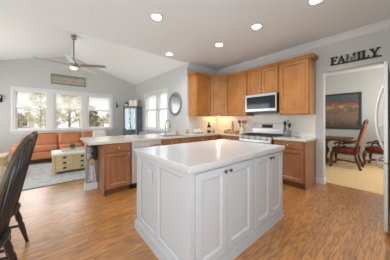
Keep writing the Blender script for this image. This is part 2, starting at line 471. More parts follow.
def knob(parent, x, y, z, mat='knob', r=0.013):
    b = MB(); m = []
    b.tube([(x, y, z), (x, y-0.012, z), (x, y-0.014, z), (x, y-0.02, z), (x, y-0.027, z), (x, y-0.030, z)],
           [r*0.45, r*0.45, r*0.8, r, r*0.8, r*0.3], 12)
    return b.build('knob', mat, parent)

# ================================================================== SHELL
H = 2.845
XS = -3.845      # family room end wall
YM = -1.25       # family room side wall
YL = -5.95       # its other side
RIDGE_Y, RIDGE_Z = -3.6, 3.57
RX = 4.45        # kitchen right wall
YR = -7.0        # kitchen rear wall
T = 0.14

struct('floor', MB().box(XS-T, RX+T, YR-T, 0.19, -0.12, 0), 'floor')
struct('floor_dining', MB().box(0.9, 5.1, 0.19, 3.6, -0.12, 0.004), 'carpet')
struct('ceiling', MB().box(0, RX+T, YR-T, 0.0, H, H+0.12), 'ceiling')
struct('ceiling_dining', MB().box(0.9, 5.1, 0.0, 3.6, H, H+0.12), 'ceiling')
# vaulted ceiling over the family room: two slopes meeting at a ridge
b = MB()
b.prism([(YM+T, H-0.0434), (RIDGE_Y, RIDGE_Z), (RIDGE_Y, RIDGE_Z+0.15), (YM+T, H+0.15)], XS-T, 0.0, 'yz')
b.prism([(YL-T, H-0.0434), (YL-T, H+0.15), (RIDGE_Y, RIDGE_Z+0.15), (RIDGE_Y, RIDGE_Z)], XS-T, 0.0, 'yz')
struct('ceiling_vault', b, 'vault')
struct('wall_gable', MB().prism([(YM, H+0.12), (RIDGE_Y, RIDGE_Z+0.12), (YL, H+0.12)], 0.0, 0.12, 'yz'), 'wall')

# range wall with the opening to the dining room
OX0, OX1, OZ = 2.79, 3.62, 2.205
b = MB()
b.box(0, OX0, 0, T, 0, H); b.box(OX1, 5.1, 0, T, 0, H); b.box(OX0, OX1, 0, T, OZ, H)
struct('wall_back', b, 'wall')
struct('wall_corner', MB().box(-T, 0, YM, T, 0, H), 'wall')
# family side wall with two windows
W4 = [(-2.72, -1.80), (-1.76, -1.03)]; WZ0, WZ1 = 0.95, 2.26
def wall_with_holes(a0, a1, z0, z1, holes, h0, h1, axis):
    b = MB()
    xs = sorted({a0, a1, *[v for h in holes for v in h[:2]]})
    def bx(p0, p1, q0, q1):
        if axis == 'x': b.box(p0, p1, h0, h1, q0, q1)
        else: b.box(h0, h1, p0, p1, q0, q1)
    for p0, p1 in zip(xs, xs[1:]):
        hit = [h for h in holes if h[0] <= p0+1e-6 and h[1] >= p1-1e-6]
        if hit:
            bx(p0, p1, z0, hit[0][2]); bx(p0, p1, hit[0][3], z1)
        else: bx(p0, p1, z0, z1)
    return b
struct('wall_family_side', wall_with_holes(XS-T, -T, 0, H, [(a, c, WZ0, WZ1) for a, c in W4], YM, YM+T, 'x'), 'wall')
W1 = [(-5.0, -4.19), (-4.05, -3.215), (-3.075, -2.23)]
b = wall_with_holes(YL-T, YM+T, 0, H, [(a, c, WZ0, WZ1) for a, c in W1], XS-T, XS, 'y')
b.prism([(YM, H), (YL, H), (RIDGE_Y, RIDGE_Z+0.01)], XS-T, XS, 'yz')
struct('wall_family_end', b, 'wall')
struct('wall_family_left', MB().box(XS-T, 0, YL-T, YL, 0, H), 'wall')
struct('wall_kitchen_left', MB().box(-T, 0, YR-T, YL-T, 0, H), 'wall')
struct('wall_rear', MB().box(-T, RX+T, YR-T, YR, 0, H), 'wall')
struct('wall_right', MB().box(RX, RX+T, YR, 0, 0, H), 'wall')
struct('wall_dining_back', MB().box(0.9, 5.1, 3.42, 3.56, 0, H), 'wall')
struct('wall_dining_left', MB().box(0.9, 1.04, T, 3.42, 0, H), 'wall')
struct('wall_dining_right', MB().box(4.96, 5.1, T, 3.42, 0, H), 'wall')
# low wall carrying the peninsula bar
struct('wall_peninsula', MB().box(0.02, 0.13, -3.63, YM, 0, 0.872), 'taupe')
b = MB(); b.box(0.13, 0.145, -3.645, -3.448, 0, 0.13, 0.004, 1); b.box(0.005, 0.145, -3.645, -3.63, 0, 0.13, 0.004, 1); b.box(0.005, 0.02, -3.63, YM, 0, 0.13)
struct('baseboard_peninsula', b, 'trim')
# baseboards
b = MB(); b.box(2.665, OX0+0.015, -0.016, 0, 0, 0.12, 0.003, 1); b.box(OX0, OX0+0.015, 0, T, 0, 0.12, 0.003, 1)
struct('baseboard_back', b, 'trim')
struct('baseboard_dining', MB().box(1.04, 4.96, 3.404, 3.42, 0.004, 0.13, 0.003, 1), 'trim')
b = MB(); b.box(XS, XS+0.016, YL, YM, 0, 0.12); struct('baseboard_family_end', b, 'trim')
b = MB(); b.box(XS+0.016, -T, YM-0.016, YM, 0, 0.12); struct('baseboard_family_side', b, 'trim')
# crown moulding round the kitchen (profile drawn as depth, drop)
prof = [(0, 0), (0.088, 0), (0.088, -0.018), (0.07, -0.03), (0.035, -0.085), (0.015, -0.105), (0.015, -0.125), (0, -0.125)]
b = MB(); b.prism([(-d, H+z) for d, z in prof], 0, RX, 'yz')
b.prism([(d, H+z) for d, z in prof], YM, 0, 'xz')
struct('trim_1', b, 'trim')
# thin grey strip drawn in for the shade line round the dining opening
b = MB()
b.box(OX0-0.006, OX1+0.006, -0.006, 0.0, OZ, OZ+0.010); b.box(OX1-0.004, OX1+0.008, -0.006, 0, 0, OZ)
struct('trim_shade_line', b, 'pewter_frame')
# backsplash
struct('trim_4', MB().box(0.0, OX0-0.13, -0.008, 0, 0.915, 1.40), 'splash_x')
struct('trim_5', MB().box(0, 0.008, YM+0.005, -0.008, 0.915, 1.40), 'splash_y')

# windows
def window(name, a0, a1, axis, h, sgn, jl=0.0):
    """double-hung unit; axis = direction along the wall, h = inner wall face, sgn = into the wall"""
    def bx(b, p0, p1, q0, q1, z0, z1, bev=0.0):
        y0, y1 = h+sgn*q0, h+sgn*q1
        if axis == 'x': b.box(p0, p1, min(y0, y1), max(y0, y1), z0, z1, bev, 1)
        else: b.box(min(y0, y1), max(y0, y1), p0, p1, z0, z1, bev, 1)
    f = MB(); fw = 0.035
    bx(f, a0, a0+fw, 0.0, 0.13, WZ0, WZ1); bx(f, a1-fw, a1, 0.0, 0.13, WZ0, WZ1)
    bx(f, a0+fw, a1-fw, 0.0, 0.13, WZ1-fw, WZ1); bx(f, a0+fw, a1-fw, 0.0, 0.13, WZ0, WZ0+fw)
    w = struct(name, f, 'trim')
    zm = 1.655
    for z0, z1, d in ((WZ0+fw, zm+0.02, 0.06), (zm-0.02, WZ1-fw, 0.09)):
        s = MB(); sw = 0.034
        p0, p1 = a0+fw, a1-fw
        bx(s, p0, p0+sw, d, d+0.03, z0, z1); bx(s, p1-sw, p1, d, d+0.03, z0, z1)
        bx(s, p0+sw, p1-sw, d, d+0.03, z1-sw, z1); bx(s, p0+sw, p1-sw, d, d+0.03, z0, z0+sw)
        so = s.build('sash', 'trim', w)
        g = MB(); bx(g, p0+sw, p1-sw, d+0.012, d+0.016, z0+sw, z1-sw)
        g.build('pane', 'glass', so)
    return w
for i, (a, c) in enumerate(W1): window('window_%d' % (i+1), a, c, 'y', XS, -1)
for i, (a, c) in enumerate(W4): window('window_%d' % (i+4), a, c, 'x', YM, 1)
# casings and sills
def casing(name, a0, a1, axis, h, sgn, mulls):
    b = MB(); cw = 0.06
    def bx(p0, p1, z0, z1, t=0.016):
        y0, y1 = h, h-sgn*t
        if axis == 'x': b.box(p0, p1, min(y0, y1), max(y0, y1), z0, z1, 0.003, 1)
        else: b.box(min(y0, y1), max(y0, y1), p0, p1, z0, z1, 0.003, 1)
    bx(a0-cw, a0, WZ0, WZ1); bx(a1, a1+cw, WZ0, WZ1); bx(a0-cw, a1+cw, WZ1, WZ1+cw)
    for m0, m1 in mulls: bx(m0, m1, WZ0, WZ1)
    bx(a0-cw-0.03, a1+cw+0.03, WZ0-0.035, WZ0, 0.06)
    bx(a0-cw, a1+cw, WZ0-0.105, WZ0-0.035, 0.016)
    struct(name, b, 'trim')
casing('trim_6', -5.0, -2.23, 'y', XS, -1, [(-4.19, -4.05), (-3.215, -3.075)])
casing('trim_7', -2.72, -1.03, 'x', YM, 1, [(-1.80, -1.76)])

# blinds drawn down over the upper half, slats open
def blind(a0, a1, axis, h, sgn, zb, label, group):
    t = thing('window_blind', label, 'blind', (0, 0, 0), 0, group)
    def bx(b, p0, p1, q0, q1, z0, z1):
        y0, y1 = h+sgn*q0, h+sgn*q1
        if axis == 'x': b.box(p0, p1, min(y0, y1), max(y0, y1), z0, z1)
        else: b.box(min(y0, y1), max(y0, y1), p0, p1, z0, z1)
    e = 0.038
    b = MB(); bx(b, a0+e, a1-e, 0.005, 0.05, WZ1-0.08, WZ1-0.036); b.build('headrail', 'blind', t)
    b = MB(); bx(b, a0+e, a1-e, 0.008, 0.048, zb, zb+0.016); b.build('bottom_rail', 'blind', t)
    b = MB(); z = zb+0.045
    while z < WZ1-0.09:
        y0, y1 = h+sgn*0.008, h+sgn*0.048
        za, zc = z-0.012, z+0.012
        for dz in (0, 0.002):
            if axis == 'x': b.quad((a0+e, y0, za+dz), (a1-e, y0, za+dz), (a1-e, y1, zc+dz), (a0+e, y1, zc+dz))
            else: b.quad((y0, a0+e, za+dz), (y0, a1-e, za+dz), (y1, a1-e, zc+dz), (y1, a0+e, zc+dz))
        z += 0.042
    b.build('slats', 'blind', t)
    for k in (0.18, 0.82):
        p = a0+(a1-a0)*k; b = MB()
        bx(b, p-0.002, p+0.002, 0.026, 0.030, zb+0.016, WZ1-0.08)
        b.build('cord', 'blind', t)
    return t
lb = ['white slatted blind on the leftmost window behind the sofa', 'white slatted blind on the middle window behind the sofa', 'white slatted blind on the rightmost window behind the sofa']
for (a, c), l in zip(W1, lb): blind(a, c, 'y', XS, -1, 1.66, l, 'blinds behind the sofa')
blind(*W4[0], 'x', YM, 1, 1.66, 'white blind in the left half of the window by the display cabinet', 'blinds by the mirror')
blind(*W4[1], 'x', YM, 1, 1.66, 'white blind in the window half nearest the round mirror', 'blinds by the mirror')

# ================================================================== OUTSIDE
tag(MB().box(-70, -4.05, -60, 40, -0.62, -0.45).build('lawn', 'grass'), 'dry yellow lawn outside the windows', 'lawn', kind='structure')
def tree(loc, h, cr, mat, label, n=900, leaf=0.11, trunk=0.16, cone=False, seed=1, group='trees outside'):
    rnd = random.Random(seed)
    t = thing('tree', label, 'tree', loc, 0, group)
    b = MB()
    b.tube([(0, 0, 0), (0.05, 0.02, h*0.3), (0, 0.05, h*0.6), (0.02, 0, h*0.93)], [trunk, trunk*0.75, trunk*0.45, 0.02], 8)
    tips = []
    for k in range(16):
        z = h*(0.26+0.62*k/16); a = k*2.4+rnd.random()
        l = cr*(1-0.72*k/16 if cone else math.sin(PI*(0.25+0.7*k/16)))*0.95
        q = Vector((math.cos(a)*l, math.sin(a)*l, z+l*(0.1 if cone else 0.55)))
        md = Vector((q.x*0.5, q.y*0.5, z+(q.z-z)*0.35))
        b.tube([(0, 0, z), md, q], [trunk*0.3, trunk*0.2, 0.012], 5)
        tips.append((md, q))
        for j in range(3):
            e = md.lerp(q, 0.3*j+0.2); e2 = e+Vector((rnd.uniform(-1, 1), rnd.uniform(-1, 1), rnd.uniform(0.1, 0.9)))*cr*0.3
            b.tube([e, e2], [trunk*0.1, 0.008], 4); tips.append((e, e2))
    b.build('trunk', 'bark', t)
    f = MB()
    for k in range(n):
        p, q = rnd.choice(tips)
        c = p.lerp(q, rnd.random()*1.1)+Vector((rnd.gauss(0, 1), rnd.gauss(0, 1), rnd.gauss(0, 1)))*cr*0.09
        u = Vector((rnd.uniform(-1, 1), rnd.uniform(-1, 1), rnd.uniform(-1, 1))).normalized()
        v = u.orthogonal().normalized(); s = leaf*rnd.uniform(0.5, 1.2)
        f.quad(c-u*s, c+v*s*0.6, c+u*s, c-v*s*0.6)
    f.build('foliage', mat, t)
    return t
G0 = -0.45
tree((-13.0, -4.77, G0), 4.2, 0.95, 'leaf_tan', 'pale yellow-leaved tree outside the right part of the leftmost sofa window', 1500, 0.07, 0.09, seed=3)
tree((-18.0, -2.76, G0), 5.0, 1.45, 'leaf_tan', 'tallest tan tree, outside the middle sofa window', 1900, 0.085, 0.13, seed=5)
tree((-15.0, -1.14, G0), 3.5, 0.75, 'leaf_dark', 'dark cone-shaped evergreen outside the rightmost sofa window', 1500, 0.08, 0.09, cone=True, seed=9)
for k, (px, py, l) in enumerate(((-27.0, -7.4, 'low brown tree outside the left edge of the leftmost sofa window'), (-29.0, -4.9, 'low brown tree behind the yellow-leaved tree of the leftmost sofa window'),
                     (-26.0, -3.6, 'low brown tree between the left and middle sofa windows'), (-27.0, 0.3, 'low brown tree right of the tallest tan tree'),
                     (-25.0, 3.0, 'low brown tree right of the dark evergreen'), (-30.0, 7.4, 'farthest low brown tree by the right edge of the sofa windows'))):
    tree((px, py, G0), 2.7+0.25*(k % 3), 1.3, ('leaf_brown', 'leaf_tan')[k % 2], l, 700, 0.11, 0.08, seed=12+k)
tree((-6.0, 4.5, G0), 4.6, 1.4, 'leaf_dark', 'green bushy tree outside the window by the mirror', 1500, 0.11, 0.12, seed=21)
def house(loc, w, d, h, mat, label, rz=0):
    t = thing('house', label, 'house', loc, rz, None)
    MB().box(-d/2, d/2, -w/2, w/2, 0, h).build('walls', mat, t)
    MB().prism([(-w/2-0.4, h), (w/2+0.4, h), (0, h+w*0.26)], -d/2-0.3, d/2+0.3, 'yz').build('roof', 'roof', t)
    for y in (-w*0.25, w*0.22):
        fr = MB().box(d/2, d/2+0.06, y-0.5, y+0.5, h*0.32, h*0.75).build('window', 'trim', t)
        MB().box(d/2+0.06, d/2+0.07, y-0.42, y+0.42, h*0.36, h*0.71).build('pane', 'darkglass', fr)
    return t
house((-46, -9.2, G0), 4.2, 5, 1.9, 'siding', 'far grey-brown house outside the leftmost sofa window')
house((-48, 3.8, G0), 5, 5, 1.9, 'siding', 'far grey-brown house behind the trees of the middle sofa window')
t = thing('house', 'pale sided neighbouring house close outside the window by the mirror', 'house', (-10, 9.5, G0))
MB().box(-4.5, 5.5, 0, 6, 0, 4.2).build('walls', 'siding_x', t)
MB().prism([(-0.5, 4.2), (6.5, 4.2), (3, 6.0)], -4.9, 5.9, 'yz').build('roof', 'roof', t)

# ================================================================== KITCHEN CABINETS
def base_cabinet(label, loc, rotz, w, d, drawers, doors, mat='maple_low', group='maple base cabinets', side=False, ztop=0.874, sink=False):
    """local x 0..w, back y=0, front y=-d; drawers/doors = list of (x0, x1, knobside)"""
    t = thing('base_cabinet', label, 'cabinet', loc, rotz, group)
    b = MB(); b.box(0.001, w-0.001, -d, 0, 0.105, 0.69 if sink else ztop)
    if sink: b.box(0.001, w-0.001, -d, -d+0.05, 0.69, ztop)
    b.build('carcass', mat, t)
    b = MB(); b.box(0.02, w-0.001 if not side else w-0.02, -d+0.07, -0.01, 0, 0.105)
    b.build('toe_kick', 'toe', t)
    if side:
        pass
    for x0, x1 in drawers:
        f = MB(); f.box(x0, x1, -d-0.02, -d, ztop-0.145, ztop-0.012, 0.004, 2)
        fo = f.build('drawer', mat, t)
        knob(fo, (x0+x1)/2, -d-0.02, ztop-0.078)
    top = ztop-0.165 if drawers else ztop-0.012
    for x0, x1, ks in doors:
        f = panel_door(x1-x0, top-0.12, 0.026, 0.058, 0.016, x0, 0.12, -d)
        fo = f.build('door', mat, t)
        kx = x0+0.028 if ks == 'l' else x1-0.028
        knob(fo, kx, -d-0.026, top-0.03)
    return t
# peninsula run (front faces +x)
Q = PI/2
t = base_cabinet('single-door maple base cabinet with one drawer at the peninsula end', (0.15, -3.43, 0), Q, 0.43, 0.46, [(0.02, 0.41)], [(0.02, 0.41, 'r')])
MB().box(-0.012, 0.0, -0.46, 0, 0, 0.874).build('side_panel', 'maple_low', t)
base_cabinet('maple sink base cabinet right of the dishwasher', (0.15, -2.385, 0), Q, 0.90, 0.46, [(0.02, 0.44), (0.46, 0.88)], [(0.02, 0.44, 'r'), (0.46, 0.88, 'l')], sink=True)
base_cabinet('maple base cabinet between sink cabinet and inner counter corner', (0.15, -1.485, 0), Q, 0.86, 0.46, [(0.02, 0.42), (0.44, 0.80)], [(0.02, 0.42, 'r'), (0.44, 0.80, 'l')])
# range run
base_cabinet('maple base cabinet left of the range', (0.62, -0.001, 0), 0, 0.685, 0.61, [(0.06, 0.665)], [(0.06, 0.36, 'r'), (0.37, 0.665, 'l')])
t = base_cabinet('maple base cabinet with one drawer right of the range', (2.09, -0.001, 0), 0, 0.57, 0.61, [(0.02, 0.55)], [(0.02, 0.55, 'l')])
MB().box(0.57, 0.575, -0.61, 0, 0, 0.874).build('side_panel', 'maple_low', t)

# dishwasher
t = thing('dishwasher', 'stainless dishwasher set in the peninsula', 'dishwasher', (0.15, -2.995, 0), Q)
MB().box(0.003, 0.604, -0.44, 0, 0.10, 0.872).build('body', 'gray', t)
d = MB().box(0.006, 0.601, -0.485, -0.44, 0.115, 0.868, 0.006, 2).build('door', 'steel_soft', t)
h = MB(); h.tube([(0.06, -0.525, 0.79), (0.545, -0.525, 0.79)], 0.011, 10)
for x in (0.09, 0.515): h.tube([(x, -0.485, 0.79), (x, -0.525, 0.79)], 0.007, 8)
h.build('handle', 'steel', d)
MB().box(0.006, 0.601, -0.40, -0.02, 0.0, 0.10).build('kick_plate', 'black', t)

# worktops
b = MB(); CT = 0.9145
def slab(x0, x1, y0, y1): b.box(x0, x1, y0, y1, CT-0.04, CT)
SX0, SX1, SY0, SY1 = 0.17, 0.54, -2.27, -1.62
slab(-0.40, 0.64, -3.66, SY0); slab(-0.40, SX0, SY0, SY1); slab(SX1, 0.64, SY0, SY1); slab(-0.40, 0.64, SY1, YM-0.002)
slab(0.010, 0.64, YM-0.002, -0.010); slab(0.64, 1.306, -0.64, -0.010)
tag(b.build('countertop', 'counter'), 'cream stone worktop running along the peninsula and round the corner to the range', 'countertop')
b = MB(); b.box(2.086, 2.685, -0.64, -0.010, CT-0.04, CT, 0.004, 2)
tag(b.build('countertop', 'counter'), 'short cream stone worktop right of the range', 'countertop')
# sink and faucet
b = MB()
b.box(SX0, SX1, SY0, SY1, 0.70, 0.71); b.box(SX0, SX0+0.006, SY0, SY1, 0.71, CT-0.006); b.box(SX1-0.006, SX1, SY0, SY1, 0.71, CT-0.006)
b.box(SX0, SX1, SY0, SY0+0.006, 0.71, CT-0.006); b.box(SX0, SX1, SY1-0.006, SY1, 0.71, CT-0.006)
b.lathe([(0.03, 0), (0.03, 0.004)], (0.36, -1.95, 0.71))
tag(b.build('sink', 'steel'), 'steel sink basin let into the worktop below the faucet', 'sink')
t = thing('faucet', 'tall nickel gooseneck faucet at the sink', 'faucet', (0.08, -1.97, CT))
MB().lathe([(0.032, 0), (0.030, 0.012), (0.018, 0.03), (0.017, 0.09), (0.013, 0.10)]).build('base', 'nickel', t)
pts = [(0, 0, 0.08), (0, 0, 0.26)]
for k in range(11):
    a = PI-k*PI*0.94/10; pts.append((0.085+0.085*math.cos(a), 0.02*k/10, 0.27+0.085*math.sin(a)))
pts.append((0.172, 0.02, 0.22))
MB().tube(pts, 0.011, 10).build('spout', 'nickel', t)
MB().tube([(0.172, 0.02, 0.225), (0.174, 0.02, 0.17)], [0.014, 0.016], 10).build('spray_head', 'nickel', t)
MB().tube([(0, 0.012, 0.06), (0, 0.05, 0.075), (0, 0.085, 0.11)], [0.009, 0.007, 0.006], 8).build('lever', 'nickel', t)

# upper cabinets ------------------------------------------------------
UB, UT = 1.385, 2.47
def upper(label, loc, rotz, w, d, z0, z1, doors, group='maple wall cabinets', ends=(0, 0)):
    t = thing('wall_cabinet', label, 'cabinet', loc, rotz, group)
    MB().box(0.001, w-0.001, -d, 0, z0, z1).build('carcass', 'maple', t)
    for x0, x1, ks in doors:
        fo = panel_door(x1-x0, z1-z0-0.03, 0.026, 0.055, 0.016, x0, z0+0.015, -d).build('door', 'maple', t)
        if ks: knob(fo, x0+0.028 if ks == 'l' else x1-0.028, -d-0.026, z0+0.06)
    c = MB()
    pr = [(0, 0), (0.018, 0), (0.026, 0.02), (0.05, 0.048), (0.056, 0.065), (0, 0.065)]
    xa, xb = (-0.054 if ends[0] else 0), (w+0.054 if ends[1] else w)
    lo = []; 
    c.prism([(-d-p, z1+z) for p, z in pr], xa, xb, 'yz')
    if ends[0]: c.prism([(-p, z1+z) for p, z in pr], -d, 0, 'xz')
    if ends[1]: c.prism([(w+p, z1+z) for p, z in pr], -d, 0, 'xz')
    c.build('cornice', 'maple', t)
    return t
upper('narrow maple wall cabinet nearest the round mirror', (0.001, -1.20, 0), Q, 0.55, 0.31, UB, UT, [(0.02, 0.535, 'r')], ends=(1, 0))
# diagonal corner cabinet
t = thing('wall_cabinet', 'diagonal maple wall cabinet in the corner over the glowing light', 'cabinet', (0, 0, 0), 0, 'maple wall cabinets')
poly = [(0.001, -0.001), (0.001, -0.649), (0.31, -0.649), (0.649, -0.31), (0.649, -0.001)]
MB().prism(poly, UB, UT, 'xy').build('carcass', 'maple', t)
dl = math.hypot(0.339, 0.339)
mt = Matrix.Translation((0.31, -0.649, 0)) @ Matrix.Rotation(R(45), 4, 'Z')
db = panel_door(dl-0.03, UT-UB-0.03, 0.026, 0.055, 0.016, 0.015, UB+0.015, 0.0); db.bm.transform(mt); dd = db.build('door', 'maple', t)
kb = MB(); kb.tube([(dl-0.045, -0.02, UB+0.06), (dl-0.045, -0.035, UB+0.06), (dl-0.045, -0.04, UB+0.06), (dl-0.045, -0.05, UB+0.06)], [0.006, 0.007, 0.013, 0.008], 12)
kb.bm.transform(mt); kb.build('knob', 'knob', dd)
c = MB(); c.prism([(-p, UT+z) for p, z in [(0, 0), (0.018, 0), (0.026, 0.02), (0.05, 0.048), (0.056, 0.065), (0, 0.065)]], 0, dl, 'yz'); c.bm.transform(mt)
c.build('cornice', 'maple', t)
upper('maple wall cabinet between the corner cabinet and the microwave', (0.65, -0.001, 0), 0, 0.635, 0.31, UB, UT, [(0.03, 0.62, 'r')])
upper('short two-door maple wall cabinet above the microwave', (1.29, -0.001, 0), 0, 0.775, 0.31, 1.885, UT, [(0.02, 0.383, 'r'), (0.392, 0.755, 'l')])
upper('tall maple wall cabinet right of the microwave', (2.07, -0.001, 0), 0, 0.59, 0.31, UB, UT, [(0.03, 0.565, 'l')], ends=(0, 1))

# microwave
t = thing('microwave', 'stainless over-the-range microwave with dark glass door', 'microwave', (1.295, -0.009, 0))
MB().box(0, 0.765, -0.385, 0, 1.452, 1.878).build('body', 'black', t)
d = MB().box(0.0, 0.765, -0.405, -0.385, 1.475, 1.878, 0.004, 2).build('door', 'steel', t)
MB().box(0.035, 0.74, -0.409, -0.404, 1.535, 1.82, 0.003, 1).build('window', 'darkglass', d)
b = MB(); b.box(0.0, 0.765, -0.40, -0.372, 1.452, 1.472)
b.build('vent', 'cook', t)

# range
t = thing('range', 'stainless gas range under the microwave', 'range', (1.312, -0.012, 0))
MB().box(0, 0.765, -0.64, 0, 0.03, 0.905).build('body', 'gray', t)
d = MB().box(0.005, 0.76, -0.675, -0.64, 0.20, 0.79, 0.006, 2).build('oven_door', 'steel', t)
MB().box(0.12, 0.645, -0.679, -0.674, 0.33, 0.62, 0.004, 1).build('oven_window', 'darkglass', d)
h = MB(); h.tube([(0.06, -0.715, 0.735), (0.705, -0.715, 0.735)], 0.012, 10)
for x in (0.10, 0.665): h.tube([(x, -0.675, 0.735), (x, -0.715, 0.735)], 0.008, 8)
h.build('handle', 'steel', d)
MB().box(0.005, 0.76, -0.67, -0.64, 0.04, 0.19, 0.005, 2).build('drawer', 'steel', t)
MB().prism([(-0.64, 0.80), (-0.69, 0.80), (-0.685, 0.83), (-0.655, 0.915), (-0.64, 0.915)], 0.0, 0.765, 'yz').build('control_panel', 'steel', t)
for k in range(5):
    x = 0.09+k*0.146; n = Vector((0, -0.94, 0.33)); p = Vector((x, -0.67, 0.868))
    MB().tube([p, p+n*0.012, p+n*0.014, p+n*0.036], [0.027, 0.026, 0.021, 0.019], 16).build('knob', 'steel', t)
MB().box(0, 0.765, -0.655, -0.10, 0.905, 0.921, 0.004, 1).build('cooktop', 'cook', t)
for k in range(3):
    g = MB(); x0 = 0.025+k*0.24; x1 = x0+0.235
    for x in (x0, x1-0.012, (x0+x1)/2-0.006): g.box(x, x+0.012, -0.62, -0.125, 0.938, 0.953, 0.003, 1)
    for y in (-0.62, -0.50, -0.38, -0.26, -0.137): g.box(x0, x1, y, y+0.012, 0.938, 0.953, 0.003, 1)
    for x in (x0, x1-0.012):
        for y in (-0.62, -0.137): g.box(x, x+0.012, y, y+0.012, 0.921, 0.938)
    g.build('grate', 'iron', t)
for x, y in ((0.14, -0.5), (0.14, -0.25), (0.38, -0.37), (0.62, -0.5), (0.62, -0.25)):
    MB().lathe([(0.045, 0), (0.045, 0.008), (0.03, 0.014)], (x, y, 0.921), 16).build('burner', 'iron', t)
bg = MB().prism([(-0.10, 0.921), (-0.10, 1.06), (-0.07, 1.19), (-0.045, 1.20), (0, 1.20), (0, 0.921)], 0.0, 0.765, 'yz').build('backguard', 'steel', t)
dp = MB().prism([(-0.098, 1.085), (-0.08, 1.165), (-0.075, 1.165), (-0.085, 1.085)], 0.25, 0.52, 'yz').build('display', 'darkglass', bg)
for s in (-1, 1):
    MB().box(0.05 if s < 0 else 0.66, 0.105 if s < 0 else 0.715, -0.60, -0.55, 0, 0.03).build('foot', 'black', t)

# ================================================================== ISLAND
IX0, IX1, IY0, IY1 = 1.765, 2.735, -3.315, -1.795
t = thing('kitchen_island', 'white panelled kitchen island with four cupboard doors', 'island', (0, 0, 0))
MB().box(IX0, IX1, IY0, IY1, 0.0, 0.884).build('body', 'island', t)
# end facing the breakfast side: two framed panels
def frame_x(b, x0, x1, z0, z1, y, t_, holes):
    xs = [x0]+[v for h in holes for v in h]+[x1]
    for k in range(0, len(xs), 2): b.box(xs[k], xs[k+1], y-t_, y, z0, z1)
b = MB(); FY = IY0
frame_x(b, IX0-0.012, IX1+0.02, 0.10, 0.884, FY, 0.016, [(1.845, 2.195), (2.275, 2.655)])
for x0, x1 in ((1.845, 2.195), (2.275, 2.655)):
    b.box(x0, x1, FY-0.016, FY, 0.10, 0.155); b.box(x0, x1, FY-0.016, FY, 0.825, 0.884)
    m = 0.013
    o = [(x0, FY-0.015, 0.155), (x1, FY-0.015, 0.155), (x1, FY-0.015, 0.825), (x0, FY-0.015, 0.825)]
    i = [(x0+m, FY-0.004, 0.155+m), (x1-m, FY-0.004, 0.155+m), (x1-m, FY-0.004, 0.825-m), (x0+m, FY-0.004, 0.825-m)]
    for k in range(4): b.quad(o[k], o[(k+1) % 4], i[(k+1) % 4], i[k])
b.build('end_panel', 'island', t)
b = MB(); e = 0.022
b.box(IX0-e, IX1+e+0.01, IY0-0.016-e, IY0-0.010, 0, 0.095); b.box(IX0-e, IX1+e+0.01, IY1+0.002, IY1+e, 0, 0.095)
b.box(IX1-0.002, IX1+e+0.01, IY0-0.016, IY1+e, 0, 0.095); b.box(IX0-e, IX0+0.002, IY0-0.016, IY1+e, 0, 0.095)
for z, ee in ((0.095, 0.014), (0.103, 0.006)):
    b.box(IX0-ee, IX1+ee+0.01, IY0-0.016-ee, IY0-0.010, z, z+0.008); b.box(IX1-0.002, IX1+ee+0.01, IY0-0.016, IY1+ee, z, z+0.008)
    b.box(IX0-ee, IX0+0.002, IY0-0.016, IY1+ee, z, z+0.008)
b.build('baseboard', 'island', t)
# moulding under the worktop
b = MB(); b.box(IX0-0.014, IX1+0.014, IY0-0.028, IY1+0.010, 0.866, 0.884)
b.build('top_moulding', 'island', t)
MB().box(IX1, IX1+0.008, IY0, IY1, 0.10, 0.866).build('face_frame', 'island', t)
for y0, y1, ks in ((-3.275, -2.925, 'r'), (-2.918, -2.515, 'l'), (-2.462, -2.125, 'r'), (-2.118, -1.805, 'l')):
    db = panel_door(y1-y0, 0.735, 0.024, 0.062, 0.009, y0, 0.125, 0.0)
    db.bm.transform(Matrix.Translation((IX1+0.008, 0, 0)) @ Matrix.Rotation(Q, 4, 'Z'))
    do = db.build('door', 'island', t)
    ky = y1-0.03 if ks == 'r' else y0+0.03
    b = MB(); x = IX1+0.032; z = 0.825
    b.tube([(x, ky, z), (x+0.012, ky, z), (x+0.015, ky, z), (x+0.022, ky, z), (x+0.03, ky, z)], [0.006, 0.006, 0.013, 0.016, 0.006], 12)
    b.build('knob', 'pewter', do)
o_ = MB().box(2.045, 2.135, FY-0.010, FY-0.004, 0.63, 0.75, 0.003, 1).build('outlet', 'outlet', t)
b = MB(); b.box(2.06, 2.09, FY-0.012, FY-0.009, 0.65, 0.73); b.box(2.10, 2.122, FY-0.012, FY-0.009, 0.65, 0.73)
b.build('socket', 'island', o_)
b = MB(); b.box(1.722, 2.778, -3.354, -1.752, 0.884, 0.931, 0.006, 2)
tag(b.build('island_countertop', 'quartz'), 'glossy white quartz worktop on the island', 'countertop')

# ================================================================== REFRIGERATOR
t = thing('refrigerator', 'tall stainless refrigerator at the right edge, seen from its side', 'refrigerator', (0, 0, 0))
FX, FY0, FY1 = 3.628, -1.335, -0.43
MB().box(FX+0.045, 4.40, FY0, FY1, 0.05, 1.89, 0.006, 2).build('body', 'fridge_side', t)
mid = (FY0+FY1)/2
for y0, y1, ky in ((FY0, mid-0.003, mid-0.05), (mid+0.003, FY1, mid+0.05)):
    d = MB().box(FX, FX+0.034, y0, y1, 0.80, 1.905, 0.006, 2).build('door', 'steel_soft', t)
    h = MB(); pts = []
    for k in range(13):
        u = k/12; pts.append((FX-0.012-0.066*math.sin(PI*u)**0.8, ky, 0.90+0.80*u))
    h.tube(pts, 0.012, 10)
    h.tube([(FX, ky, 1.20), (pts[5][0], ky, 1.20)], 0.007, 8)
    h.tube([(FX+0.002, ky, 0.90), pts[0]], 0.012, 8); h.tube([(FX+0.002, ky, 1.70), pts[-1]], 0.012, 8)
    h.build('handle', 'white', d)
d = MB().box(FX, FX+0.034, FY0, FY1, 0.06, 0.79, 0.006, 2).build('freezer_drawer', 'steel_soft', t)
h = MB(); pts = []
